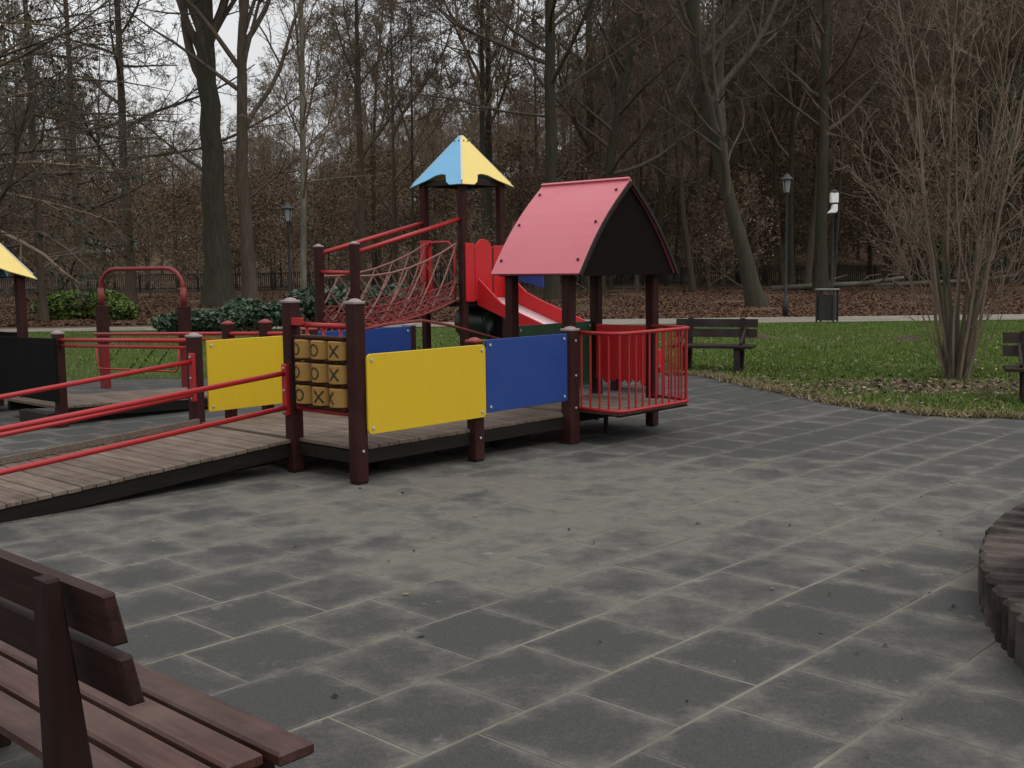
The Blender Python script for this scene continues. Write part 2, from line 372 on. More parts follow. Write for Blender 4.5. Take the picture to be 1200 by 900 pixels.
# lawn: ring sheet whose inner edge follows the paving edge, ragged, plus flat fields
def dens(P, step, jit):
    out = []
    for i in range(len(P) - 1):
        a, b = Vector(P[i]), Vector(P[(i + 1) % len(P)]); n = max(1, int((b - a).length / step))
        for k in range(n): p = a.lerp(b, k / n); out.append((p.x + random.uniform(-jit, jit), p.y + random.uniform(-jit, jit)))
    return out
EDGE = dens(PAVE[:10], 0.09, 0.05)
EDGE = [p for p in EDGE if p[1] > 9]
def lawn_sheet():
    # strip from edge outwards to a far line at Y=29.6
    n = len(EDGE); rows = []
    # radial offset rows
    for k, d in enumerate((0.0, 0.12, 0.4, 1.0)):
        row = []
        for i, (x, y) in enumerate(EDGE):
            t = Vector(EDGE[min(i + 4, n - 1)]) - Vector(EDGE[max(i - 4, 0)]); nn = Vector((-t.y, t.x)).normalized()
            row.append((x + nn.x * d, y + nn.y * d, (0.006, 0.018, 0.022, 0.024)[k]))
        rows.append(row)
    rows.append([(-14 + 32 * i / (n - 1) + (0 if i not in (0, n - 1) else 0), 29.6, 0.024) for i in range(n)])
    v = np.array(rows).reshape(-1, 3); i = np.arange(v.shape[0]).reshape(5, n)
    f = np.stack([i[:-1, :-1], i[:-1, 1:], i[1:, 1:], i[1:, :-1]], -1).reshape(-1, 4)[:, ::-1]
    npmesh('lawn', v, f, 'lawn_soil', None, 'structure', True)
lawn_sheet()
MB().add([(12, 10.7, .02), (60, 6, .02), (60, 29.6, .02), (18, 29.6, .02)], [(0, 1, 2, 3)]).build('lawn', 'lawn_soil', kind='structure')
MB().add([(-9.5, 16.3, .02), (-14, 29.6, .02), (-60, 29.6, .02), (-60, 10, .02), (-12, 14, .02)], [(0, 1, 2, 3, 4)]).build('lawn', 'lawn_soil', kind='structure')
_px = np.linspace(-60, 60, 61)
_c = 31.2 + 0.5 * np.sin(_px * 0.11)
_w = np.interp(_px, [-15, -3, 3, 15], [0.95, 1.1, 1.7, 1.9])
_v = np.concatenate([np.stack([_px, _c - _w, _px * 0 + .034], -1), np.stack([_px, _c + _w, _px * 0 + .034], -1)])
_i = np.arange(60); npmesh('path', _v, np.stack([_i, _i + 1, _i + 62, _i + 61], -1), 'path_gravel', None, 'structure')
grid_sheet('woodland_floor', np.concatenate([np.linspace(-300, -120, 7)[:-1], np.linspace(-120, 120, 81), np.linspace(120, 300, 7)[1:]]), np.linspace(29.5, 330, 140),
           lambda X, Y: hill(X, Y) + 0.015 + 0.10 * np.sin(X * .7 + Y * .3) * np.sin(Y * .5 - X * .2) * np.clip((Y - 33.2) / 6, 0, 1), 'litter_floor')

# ------------------------------------------------------------------ rubber tiles
TA = R(46.8); TO = Vector((-0.668, 3.80)); TD = Vector((math.cos(TA), math.sin(TA))); TE = Vector((math.sin(TA), -math.cos(TA)))
SPC = Vector((5.56, 3.78)); SPR = 3.62
def tile_mesh(seed):
    rr = random.Random(seed); g = 0.0035; P = 0.503 / 2 - g; Q = 0.492 / 2 - g - .0025; b = 0.004
    me = bpy.data.meshes.new('tile'); vs = []
    for sx, sy in ((-1, -1), (1, -1), (1, 1), (-1, 1)): vs.append((sx * P, sy * Q, -0.03))
    for sx, sy in ((-1, -1), (1, -1), (1, 1), (-1, 1)): vs.append((sx * P, sy * Q, -0.0042))
    for sx, sy in ((-1, -1), (1, -1), (1, 1), (-1, 1)): vs.append((sx * (P - b) + rr.uniform(-.002, .002), sy * (Q - b) + rr.uniform(-.002, .002), 0.0))
    fs = [(8, 9, 10, 11)] + [(4 + i, 4 + (i + 1) % 4, 8 + (i + 1) % 4, 8 + i) for i in range(4)] + [(i, (i + 1) % 4, 4 + (i + 1) % 4, 4 + i) for i in range(4)]
    me.from_pydata(vs, [], fs); uv = me.uv_layers.new()
    for l in me.loops:
        p = vs[l.vertex_index]; uv.data[l.index].uv = (p[0] / (2 * P) + .5, p[1] / (2 * Q) + .5)
    me.materials.append(MAT['tile']); return me
TM = [tile_mesh(i) for i in range(5)]
cells = []
mwi = cam.matrix_world.inverted()
for j in range(-36, 26):
    for i in range(-30, 40):
        p = TO + TD * (0.5035 * (i + 0.5 + (0.5 if j % 2 else 0))) + TE * (0.4935 * (j + .5))
        if not (inside(PAVE, p.x, p.y) or (p.y > 9 and edge_dist(PAVE[:10], p.x, p.y) < .28)) or (p - SPC).length < SPR - 0.12: continue
        c = mwi @ Vector((p.x, p.y, 0)); vis = False; size = 0
        if c.z < -0.3:
            sx = 1300 * c.x / -c.z + 600; sy = 450 - 1300 * c.y / -c.z
            vis = -60 < sx < 1260 and sy < 960; size = 1 / (c.z * c.z)
        if -c.z > -1.0 and -10 < p.x < 10: cells.append((not vis, -size, p.x, p.y))
cells.sort()
for k, (nv, sz, x, y) in enumerate(cells[:300]):
    o = bpy.data.objects.new('tile', TM[k % 5]); col.objects.link(o); o.parent = paving
    o.location = (x, y, 0.0024 + random.uniform(-.0006, .0008)); o.rotation_euler = (random.gauss(0, .0016), random.gauss(0, .0016), TA - math.pi * (k % 2) + random.gauss(0, .004))
_src = [np.array([v.co[:] for v in m.vertices]) for m in TM]
_fc = np.array([p.vertices[:] for p in TM[0].polygons]); V = []; F = []; U = []
_ca, _sa = math.cos(TA), math.sin(TA)
_uv = np.array([d.uv[:] for d in TM[0].uv_layers[0].data])
for k, (nv, sz, x, y) in enumerate(cells[300:]):
    s = _src[k % 5]; V.append(np.stack([s[:, 0] * _ca - s[:, 1] * _sa + x, s[:, 0] * _sa + s[:, 1] * _ca + y, s[:, 2] + 0.0024 + random.uniform(-.0006, .0008)], 1)); F.append(_fc + 12 * k); U.append(_uv)
if V:
    o = npmesh('tile', np.concatenate(V), np.concatenate(F), 'tile', paving, 'stuff')
    u = o.data.uv_layers.new(); u.data.foreach_set('uv', np.concatenate(U).astype(np.float32).ravel())

# ------------------------------------------------------------------ sand pit ring
pit = thing('sandpit_edging', 'low curved ring of dark brown palisade blocks around a sandpit at the right edge', 'sandpit edging', (SPC.x, SPC.y, 0))
OFF[0] = Vector((0, 0, 0))
def block_mb(seed):
    rr = random.Random(seed); m = MB(); w = 0.094; h = 0.21 + rr.uniform(-.008, .008); prof = []
    poly = [(-w / 2, 0), (w / 2, 0), (w / 2, h - .045)] + [(w / 2 * math.cos(R(a)), h - .045 + .045 * math.sin(R(a))) for a in (25, 55, 90, 125, 155)] + [(-w / 2, h - .045)]
    q = w / 2; plan = [(-.56, -q), (-.03, -q)] + [(-.03 + (.030 + rr.uniform(0, .006)) * math.cos(R(a)), q * math.sin(R(a))) for a in (-55, -25, 0, 25, 55)] + [(-.03, q), (-.56, q)]
    m.prism(plan, (0, 0, -.02), (1, 0, 0), (0, 1, 0), (0, 0, 1), h + .02, .020); return m
protos = []
nb = int(2 * math.pi * SPR / 0.1)
for k in range(nb):
    a = 2 * math.pi * k / nb
    if k < 4:
        o = block_mb(k).build('palisade_block', 'block_brown', pit, True, local=True); protos.append(o)
        try: o.data.set_sharp_from_angle(angle=R(35))
        except Exception: pass
    else: o = place(protos[k % 4], pit, (0, 0, 0))
    r = SPR + random.uniform(-.006, .006)
    o.location = (r * math.cos(a), r * math.sin(a), 0); o.rotation_euler = (0, 0, a + random.gauss(0, .012))
MB().lathe([(0.01, 0.0), (SPR - .55, 0.0), (SPR - .55, 0.12), (0.01, 0.13)], (SPC.x, SPC.y, 0), 48).build('sand', 'sand', kind='structure')

# ------------------------------------------------------------------ play structure (ramp, platform, pink-roofed house, walkway)
TH = R(47.3); PO = Vector((-1.14, 8.11, 0))
def lw(u, v, z=0):
    return (PO.x + u * math.cos(TH) - v * math.sin(TH), PO.y + u * math.sin(TH) + v * math.cos(TH), z)
PS = thing('play_structure', 'wheelchair ramp and wooden platform with yellow and blue panels, red rails and pink-roofed playhouse', 'playground', PO, TH)
bolt_src = None
def bolts(parent, pts, normal, mat='steel', r=0.011):
    n = Vector(normal).normalized()
    for p in pts:
        ex = n.orthogonal().normalized(); ey = n.cross(ex); m = MB()
        m.prism([(r * math.cos(2 * math.pi * i / 8), r * math.sin(2 * math.pi * i / 8)) for i in range(8)], Vector(p), ex, ey, n, 0.010, 0.003)
        m.build('bolt', mat, parent)
def post(parent, u, v, z0, z1, w=0.108, cap='cap_plastic', foot=True, bolt=()):
    p = MB().prism(rrect(-w / 2, -w / 2, w / 2, w / 2, 0.016, 2), (u, v, z0), (1, 0, 0), (0, 1, 0), (0, 0, 1), z1 - z0, 0.003).build('post', 'post_wood', parent)
    if cap:
        c = MB(); h = w / 2 + .006
        c.prism(rrect(-h, -h, h, h, .02, 2), (u, v, z1 - .004), (1, 0, 0), (0, 1, 0), (0, 0, 1), .022, .005)
        c.lathe([(h * .86, 0), (h * .7, .010), (h * .4, .018), (.004, .021)], (u, v, z1 + .017), 12)
        c.build('cap', cap, p)
    if foot and z0 < .05:
        MB().box((u - .045, v - .045, z0 - .02), (u + .045, v + .045, z0 + .05), .004).build('foot', 'dark_wood', p)
    for bz, side in bolt:
        d = Vector(side); bolts(p, [Vector((u, v, bz)) + d * (w / 2 - .001)], side)
    return p
def panel(name, parent, mat, u0, u1, z0, z1, v, t=.02, r=.04, boltpts=True, axis='u', bmat='steel', inset=.045):
    m = MB(); poly = rrect(u0, z0, u1, z1, r, 4)
    if axis == 'u': m.prism(poly, (0, v, 0), (1, 0, 0), (0, 0, 1), (0, -1, 0), t, .003); nrm = (0, -1, 0); f = lambda a, z: (a, v - t, z)
    else: m.prism([(-a, z) for a, z in poly][::-1], (v, 0, 0), (0, -1, 0), (0, 0, 1), (-1, 0, 0), t, .003); nrm = (-1, 0, 0); f = lambda a, z: (v - t, a, z)
    p = m.build(name, mat, parent)
    if boltpts: bolts(p, [f(a, z) for a in (u0 + inset, u1 - inset) for z in (z0 + inset, z1 - inset)], nrm, bmat, .013)
    return p
# posts
post(PS, 0, 0, .02, 1.335, bolt=((.25, (0, -1, 0)),))
post(PS, 0, .78, .02, 1.335)
post(PS, 1.235, 0, .02, .985, cap='red_cap', bolt=((.2, (0, -1, 0)),))
post(PS, 2.43, -.02, .0, 1.02, .125, bolt=((.33, (0, -1, 0)), (.62, (0, -1, 0)), (.93, (0, -1, 0))))
post(PS, 0, 2.19, .02, 1.02)
post(PS, 1.235, 2.19, .02, 1.02, cap='red_cap'); post(PS, 2.5, 2.19, .02, 1.0)
for u, v, z0 in ((2.56, .10, .10), (3.78, .05, .03), (2.56, .80, .10), (3.78, .75, .10)): post(PS, u, v, z0, 1.585, .10, None)
# foot plate stubs under the house
for u, v in ((2.56, .8), (3.78, .75), (3.1, .1)): MB().tube([(u, v, 0), (u, v, .2)], .022, 8).build('ground_anchor', 'dark_wood', PS)
# decks: frame + planks
def deck(name, u0, u1, v0, v1, z, along='v', pw=.095, gap=.007, parent=PS, fas=.10):
    d = MB()
    for vv in (v0, v1): d.beam((u0, vv, z - .032 - fas / 2), (u1, vv, z - .032 - fas / 2), .04, fas)
    for uu in (u0 + .02, u1 - .02): d.beam((uu, v0 + .021, z - .034 - fas / 2), (uu, v1 - .021, z - .034 - fas / 2), .038, fas - .01)
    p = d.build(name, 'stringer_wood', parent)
    n = int((u1 - u0) / (pw + gap)); st = (u1 - u0) / n; src = None
    for k in range(n):
        c = (u0 + (k + .5) * st, (v0 + v1) / 2, z + random.uniform(-.002, .001))
        if src is None:
            OFFs = OFF[0]; L = (v1 - v0) / 2 + .018
            src = MB().box((-(st - gap) / 2, -L, -.03), ((st - gap) / 2, L, 0), .004).build('plank', 'deck_wood', p, local=True); o = src
        else: o = place(src, p, c)
        o.location = (c[0] - OFF[0].x, c[1] - OFF[0].y, c[2] - OFF[0].z); o.rotation_euler = (0, 0, random.gauss(0, .002) + (math.pi if random.random() < .5 else 0))
    return p
deck('deck', .0, 2.49, .03, .80, .275)
deck('deck', .0, 1.235, .85, 2.19, .275)
deck('deck', 2.50, 3.74, .0, .82, .285, fas=.07)
deck('balcony_floor', 2.54, 3.60, -.47, -.03, .305, fas=.012)
wk = MB()
for vv in (4.86, 6.0): wk.beam((-.02, vv, .135), (2.3, vv, .06), .045, .10)
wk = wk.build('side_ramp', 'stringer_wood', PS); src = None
for k in range(23):
    u = .03 + k * .1005; loc = (u, 5.43, .215 - .033 * u)
    if src is None: src = MB().box((-.0465, -.60, -.03), (.0465, .60, 0), .004).build('plank', 'deck_wood', wk, local=True); o = src
    else: o = place(src, wk, loc)
    o.location = loc; o.rotation_euler = (0, .033, 0)
for u, v in ((.3, 1.6), (1.0, 1.6), (1.9, .4), (.5, .35)):
    MB().box((u - .05, v - .05, 0), (u + .05, v + .05, .15)).build('deck_foot', 'stringer_wood', PS)
for u0, u1, v in ((.30, 1.17, .42), (1.20, 2.36, .42)): MB().box((u0, v, .015), (u1, v + .03, .235)).build('light_block_board', 'dark_wood', PS)  # boards added to block light and blacken the gap under the deck
MB().box((.27, .30, .015), (.30, .74, .235)).build('light_block_board', 'dark_wood', PS)  # added light blocker across the ramp end of the deck
MB().beam((-2.9, .90, .035), (-.15, .90, .12), .03, .10).build('under_beam', 'dark_wood', PS)
# panels
panel('side_panel', PS, 'yellow_panel', .035, 1.285, .37, .965, -.058)['label'] = 'large yellow rounded panel'
panel('side_panel', PS, 'blue_panel', 1.30, 2.33, .40, 1.0, -.05, r=.012)['label'] = 'blue front panel'
panel('side_panel', PS, 'yellow_panel', .085, 1.20, .36, .985, 2.15, r=.01)['label'] = 'yellow rear panel by the ramp'
panel('side_panel', PS, 'blue_panel', 1.29, 2.47, .40, 1.0, 2.15, r=.012)['label'] = 'blue rear panel'
panel('side_panel', PS, 'green_panel', 2.60, 3.74, .38, 1.03, .79, r=.01)['label'] = 'dark green back panel of the playhouse'
# wavy red slatted side of the house
sl_ = MB().beam((3.765, .08, .90), (3.765, .72, .90), .025, .06).build('slatted_panel', 'red_panel', PS)
sl_['label'] = 'red boarded side of the playhouse'
for k in range(7):
    v0 = .075 + k * .0935; b = .40 + .035 * abs(math.sin(k * 1.3)); m = MB()
    m.prism([(-(v0 + .088), 1.0), (-(v0 + .088), b + .03), (-(v0 + .06), b), (-(v0 + .028), b), (-v0, b + .03), (-v0, 1.0)], (3.75, 0, 0), (0, -1, 0), (0, 0, 1), (-1, 0, 0), .018, .003)
    m.build('board', 'red_panel', sl_)
# tic-tac-toe
TT = MB()
TT.tube([(0, .05, 1.165), (0, .73, 1.165)], .021, 10)
ttt = TT.build('noughts_and_crosses', 'red_paint', PS, True)
MB().tube([(0, .05, .515), (0, .73, .515)], .02, 10).build('lower_bar', 'red_paint', ttt, True)
MB().box((-.04, .60, 1.16), (-.015, .74, 1.22), .004).build('bracket', 'red_paint', ttt)
CV = [.170, .375, .580]; CZ = [.985, .810, .635]
for vv in CV: MB().tube([(0, vv, .5), (0, vv, 1.17)], .012, 8).build('rod', 'red_paint', ttt, True)
for zz in (.905, .7225, 1.075, .548):
    MB().box((-.06, .075, zz - .012), (.06, .675, zz + .012), .005).build('spacer', 'post_wood', ttt)
marks = {(2, 0): 'O', (1, 0): 'O', (0, 0): 'X', (2, 1): 'O', (1, 1): 'O', (0, 1): 'X', (2, 2): 'O', (1, 2): 'X', (0, 2): 'X'}
shift = {(1, 2): .38, (0, 2): -.30, (2, 2): .05, (0, 0): .28, (0, 1): .25, (1, 0): -.05, (1, 1): -.05, (2, 0): -.25, (2, 1): -.3}
for (ci, ri), mk in marks.items():
    cv, cz = CV[ci], CZ[ri]; rad = .099; hh = .071
    m = MB().lathe([(.015, -hh), (rad - .006, -hh), (rad, -hh + .006), (rad, hh - .006), (rad - .006, hh), (.015, hh)], (0, cv, cz), 20)
    cy = m.build('cylinder', 'game_yellow', ttt, True)
    try: cy.data.set_sharp_from_angle(angle=R(40))
    except Exception: pass
    m = MB(); a0 = math.pi + shift[(ci, ri)] * .9
    def onc(s, t, r): a = a0 - s / rad; return (r * math.cos(a), cv + r * math.sin(a), cz + t)
    def strip(path, w, closed=False):
        n = len(path); vs = []
        for i in range(n):
            a = path[(i - 1) % n] if (closed or i) else path[0]; b = path[(i + 1) % n] if (closed or i < n - 1) else path[-1]
            d = Vector((b[0] - a[0], b[1] - a[1])).normalized(); q = Vector((-d.y, d.x)) * w / 2
            for sg in (1, -1):
                for r in (rad - .002, rad + .003): vs.append(onc(path[i][0] + sg * q.x, path[i][1] + sg * q.y, r))
        fs = []
        for i in range(n if closed else n - 1):
            j = (i + 1) % n; A = 4 * i; B = 4 * j
            fs += [(A + 1, B + 1, B + 3, A + 3), (A, B, B + 1, A + 1), (A + 2, A + 3, B + 3, B + 2)]
        m.add(vs, fs)
    if mk == 'O': strip([(.042 * math.cos(2 * math.pi * i / 16), .042 * math.sin(2 * math.pi * i / 16)) for i in range(16)], .010, True)
    else:
        strip([(-.04 + .08 * i / 5, -.045 + .09 * i / 5) for i in range(6)], .0125); strip([(-.04 + .08 * i / 5, .045 - .09 * i / 5) for i in range(6)], .0125)
    m.build('mark', 'mark_black', cy)
# ramp
def ramp_z(u): return .272 + u * .066
rp = MB()
for vv in (.80, 2.10):
    rp.beam((-4.05, vv, ramp_z(-4.05) - .085), (-.06, vv, ramp_z(-.06) - .085), .045, .11)
rp.beam((-2.0, .85, .055), (-2.0, 2.05, .055), .08, .07)
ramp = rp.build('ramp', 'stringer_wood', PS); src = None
n = 40
for k in range(n):
    u = -.05 - (k + .5) * .1005; loc = (u, 1.45, ramp_z(u) + random.uniform(-.002, .002))
    if src is None: src = MB().box((-.0465, -.685, -.03), (.0465, .685, 0), .004).build('plank', 'deck_wood', ramp, local=True); o = src
    else: o = place(src, ramp, loc)
    o.location = loc; o.rotation_euler = (0, -math.atan(.066), (0 if k % 2 else math.pi))
    if k % 2 == 0: o.rotation_euler = (0, math.atan(.066), math.pi)
# wooden kerb on the far side of the ramp
MB().beam((-4.05, 2.06, ramp_z(-4.05) + .03), (-.06, 2.06, ramp_z(-.06) + .03), .035, .05).build('kerb_rail', 'deck_wood', ramp)
def rail(parent, pts, r=.02, name='handrail', mat='red_paint'):
    return MB().tube(pts, r, 10).build(name, mat, parent, True)
rail(PS, [(-.07, .78, .79), (-2.27, .78, .60), (-3.95, .78, .455), (-4.02, .78, .43), (-4.03, .78, .38), (-3.97, .78, .33)])
rail(PS, [(-.07, .78, .52), (-2.28, .78, .325), (-3.97, .78, .175)])
rail(PS, [(-.07, 2.12, .815), (-1.8, 2.12, .65), (-3.95, 2.12, .455)])
rail(PS, [(-.07, 2.12, .53), (-1.2, 2.12, .42), (-3.95, 2.12, .17)])
for v, zs in ((.78, (.79, .52)), (2.12, (.815, .53))):
    b = MB().box((-.085, v - .03, zs[1] - .06), (-.055, v + .03, zs[0] + .07), .005).build('rail_bracket', 'red_paint', PS)
    bolts(b, [(-.085, v, z) for z in (zs[1] - .03, (zs[0] + zs[1]) / 2, zs[0] + .04)], (-1, 0, 0))
for v in (.78, 2.12): MB().tube([(-3.96, v, 0), (-3.96, v, .46)], .022, 8).build('rail_post', 'red_paint', PS, True)
# balcony
bt = [(2.50, -.02), (2.50, -.42), (2.53, -.49), (2.60, -.52), (3.52, -.52), (3.60, -.49), (3.64, -.42), (3.74, .02)]
bal = MB().tube([(u, v, 1.0) for u, v in bt], .017, 8).build('balcony_rail', 'red_paint', PS, True)
MB().tube([(u, v, .315) for u, v in bt], .017, 8).build('bottom_rail', 'red_paint', bal, True)
def along(P, s):
    for i in range(len(P) - 1):
        a, b = Vector(P[i]), Vector(P[i + 1]); L = (b - a).length
        if s <= L: return a.lerp(b, s / L)
        s -= L
    return Vector(P[-1])
tot = sum((Vector(bt[i + 1]) - Vector(bt[i])).length for i in range(len(bt) - 1)); src = None; nb_ = 20
for k in range(nb_):
    p = along(bt, tot * (k + .7) / (nb_ + .4))
    if src is None: src = MB().tube([(0, 0, .315), (0, 0, 1.0)], .0095, 8, False).build('baluster', 'red_paint', bal, True, local=True); src.location = (p.x, p.y, 0)
    else: place(src, bal, (p.x, p.y, 0))
# roof of the house
APX, APZ = 3.17, 2.36; EVL, EVZ = 2.425, 1.515
def slope_pts(sg, off=0.0, ext=0.0):
    a = Vector((APX, APZ)); e = Vector((APX + sg * (APX - EVL) * (1.0), EVZ)); n = Vector((sg * .76, .65)); out = []
    for i in range(9):
        t = -ext + (1 + ext) * i / 8; p = a.lerp(e, t) + n * (.05 * math.sin(math.pi * max(0, min(1, t))) + off); out.append((p.x, p.y))
    return out
def slope(sg, v0, v1, ext):
    o_, i_ = slope_pts(sg, .018, ext), slope_pts(sg, -.005, ext); poly = o_ + i_[::-1]
    if sg > 0: poly = poly[::-1]
    m = MB().prism(poly, (0, v1, 0), (1, 0, 0), (0, 0, 1), (0, -1, 0), v1 - v0, .003)
    p = m.build('roof_panel', 'roof_red', PS)
    q = slope_pts(sg, .018, 0)
    return p, q
rpn, q = slope(-1, -.14, .93, 0.0)
rpn['label'] = 'pink roof slope'
for vv in (-.07, .86):
    for ti in (1, 4, 7):
        a = q[ti]; tg = Vector((q[ti + 1][0] - q[ti - 1][0], q[ti + 1][1] - q[ti - 1][1])).normalized(); bolts(rpn, [(a[0] + tg.y * .004, vv, a[1] - tg.x * .004)], (tg.y, 0, -tg.x), 'post_wood', .015)
rpr, q2 = slope(1, -.14, .93, .035)
rpr['label'] = 'far roof slope with a dark red ridge edge'
for vv in (-.10, .86):
    gp = slope_pts(-1, -.012)[::1]; gr = slope_pts(1, -.012)
    poly = [(x, z) for x, z in gr] + [(x, z) for x, z in gp[::-1]]
    poly = [(APX + (x - APX) * .985, z - .006) for x, z in poly[:-1]]
    MB().prism(poly[::-1], (0, vv, 0), (1, 0, 0), (0, 0, 1), (0, -1, 0), .02, 0).build('gable_panel', 'brown_gable', PS)
# dark red verge boards along the visible gable
for sg in (-1, 1):
    s_ = slope_pts(sg, .008)
    m = MB()
    for i in range(8): m.beam((s_[i][0], -.152, s_[i][1] - .016), (s_[i + 1][0], -.152, s_[i + 1][1] - .016), .02, .034, .002)
    m.build('verge_board', 'dark_wood', PS)
# bent rail behind the platform
rail(PS, [(1.25, 1.5, 1.03), (1.6, 1.5, 1.075), (2.05, 1.5, 1.09), (2.4, 1.5, 1.03), (3.06, 1.45, .86), (3.06, 1.45, .3)], .014, 'bent_rail', 'rope_red')
# walkway rails towards the left
for u in (.0, 1.22):
    ve = 4.72 if u == 0 else 6.4
    rail(PS, [(u, 2.25, .985), (u, ve, .985 - .0324 * (ve - 2.25))], .02)
    rail(PS, [(u, 2.25, .925), (u, ve, .925 - .0324 * (ve - 2.25))], .016)
for u, v, h in ((0, 4.76, .965), (1.22, 3.54, 1.04), (1.22, 2.88, 1.07)): post(PS, u, v, .0, h, .10, 'cap_plastic' if u == 0 else 'red_cap')
p = MB().prism([(-6.62, .27), (-4.68, .27), (-4.68, .925), (-6.62, .895)], (-.055, 0, 0), (0, -1, 0), (0, 0, 1), (-1, 0, 0), .02, .003).build('side_panel', 'black_panel', PS)
p['label'] = 'dark panel at the end of the walkway'
post(PS, 0, 6.6, 0, .93, .10)
MB().box((-.14, 4.8, .02), (-.03, 5.45, .15)).build('deck_foot', 'dark_wood', PS)

# ------------------------------------------------------------------ tower with pyramid roof, slide and net bridge
def pyramid_roof(parent, cu, cv, half, ze, za, mats):
    base = [(-1, -1), (1, -1), (1, 1), (-1, 1)]     # corners ccw; face k between corner k and k+1
    apex = Vector((cu, cv, za))
    for k in range(4):
        a = Vector((cu + base[k][0] * half, cv + base[k][1] * half, ze)); b = Vector((cu + base[(k + 1) % 4][0] * half, cv + base[(k + 1) % 4][1] * half, ze))
        ex = (b - a).normalized(); mid = (a + b) / 2; ey = (apex - mid); H = ey.length; ey = ey / H; en = ex.cross(ey)
        W = half
        if mats[k][1]: xs = [(-1, 0), (-.55, 0), (-.38, .06), (-.22, .20), (-.05, .22), (.18, .20), (.45, .12), (1, 0)]
        else: xs = [(-1, 0), (-.45, .12), (-.18, .20), (.05, .22), (.22, .20), (.38, .06), (.55, 0), (1, 0)]
        poly = [(x * W * .995, y * H) for x, y in xs] + [(.012, H * .985), (-.012, H * .985)]
        f = MB().prism(poly, mid, ex, ey, en, .018, .002).build('roof_panel', mats[k][0], parent)
        f['label'] = mats[k][2]
        bolts(f, [mid + ex * x + ey * (H * y) + en * .017 for x, y in ((-.04, .86), (.04, .86))], en, 'mark_black', .012)
        c = a; d = (apex - c).normalized()
        MB().beam(c + d * .06 + Vector((0, 0, .012)), apex + Vector((0, 0, .0)), .026, .03, .004).build('corner_strip', 'light_strip', parent)
    MB().lathe([(.005, -.03), (.035, -.03), (.03, .02), (.005, .03)], (cu, cv, za), 10).build('finial', 'mark_black', parent, True)
TU, TV, TW = 5.75, 4.65, .77; DZ = 1.15
OFF[0] = Vector((TU + TW / 2, TV + TW / 2, 0))
TW_ = thing('play_tower', 'tall play tower with blue and yellow pyramid roof, red slide and rope net bridge', 'play tower', lw(TU + TW / 2, TV + TW / 2), TH)
for u, v in ((0, 0), (1, 0), (1, 1), (0, 1)): post(TW_, TU + u * TW, TV + v * TW, 0, 2.83, .10, None)
d = MB().box((TU - .03, TV - .03, DZ - .10), (TU + TW + .03, TV + TW + .03, DZ - .032)).build('deck', 'stringer_wood', TW_)
src = None
for k in range(8):
    loc = (TU + .05 + k * .096 - OFF[0].x, TV + TW / 2 - OFF[0].y, DZ)
    if src is None: src = MB().box((-.044, -TW / 2, -.03), (.044, TW / 2, 0)).build('plank', 'deck_wood', d, local=True); src.location = loc
    else: place(src, d, loc)
pyramid_roof(TW_, TU + TW / 2, TV + TW / 2, .52, 2.72, 3.47, [('roof_yellow', True, 'yellow roof face'), ('roof_blue', False, 'blue rear roof face'), ('roof_yellow', True, 'yellow rear roof face'), ('roof_blue', False, 'light blue roof face')])
# roof frame beams
for a, b in (((0, 0), (1, 0)), ((1, 0), (1, 1)), ((1, 1), (0, 1)), ((0, 1), (0, 0))):
    dx = .06 if a[0] != b[0] else 0; dy = .06 if a[1] != b[1] else 0
    pa = Vector((TU + a[0] * TW, TV + a[1] * TW, 2.78)); pb = Vector((TU + b[0] * TW, TV + b[1] * TW, 2.78)); dd = (pb - pa).normalized() * .055
    MB().beam(pa + dd, pb - dd, .05, .08).build('roof_beam', 'dark_wood', TW_)
# red entry frame towards the bridge and red side boards
MB().box((TU - .075, TV + TW - .20, DZ + .0), (TU - .055, TV + TW + .02, 1.98), .004).build('side_board', 'red_panel', TW_)
MB().tube([(TU - .08, TV + TW - .12, DZ), (TU - .08, TV + TW - .12, 1.86), (TU - .08, TV + TW - .2, 1.95), (TU - .08, TV + .2, 1.95), (TU - .08, TV + .09, 1.86), (TU - .08, TV + .09, DZ)], .02, 8).build('entry_frame', 'red_paint', TW_, True)
def arch_panel(c, wu, z0, z1, v, name='arch_board'):
    poly = [(c - wu, z0), (c + wu, z0), (c + wu, z1 - wu * .9)] + [(c + wu * math.cos(R(a)), z1 - wu * .9 + wu * .9 * math.sin(R(a))) for a in range(15, 180, 15)] + [(c - wu, z1 - wu * .9)]
    return MB().prism(poly, (0, v, 0), (1, 0, 0), (0, 0, 1), (0, -1, 0), .02, .003).build(name, 'red_panel', TW_)
MB().box((TU - .02, TV - .075, DZ - .03), (TU + .15, TV - .055, 1.93), .004).build('side_board', 'red_panel', TW_)
arch_panel(TU + .33, .17, DZ - .02, 1.99, TV - .06)
MB().box((TU + .54, TV - .075, DZ), (TU + .80, TV - .055, 1.90), .004).build('side_board', 'red_panel', TW_)
MB().tube([(TU + .02, TV - .06, 1.86), (TU + TW, TV - .06, 1.86)], .016, 8).build('grab_rail', 'red_paint', TW_, True)
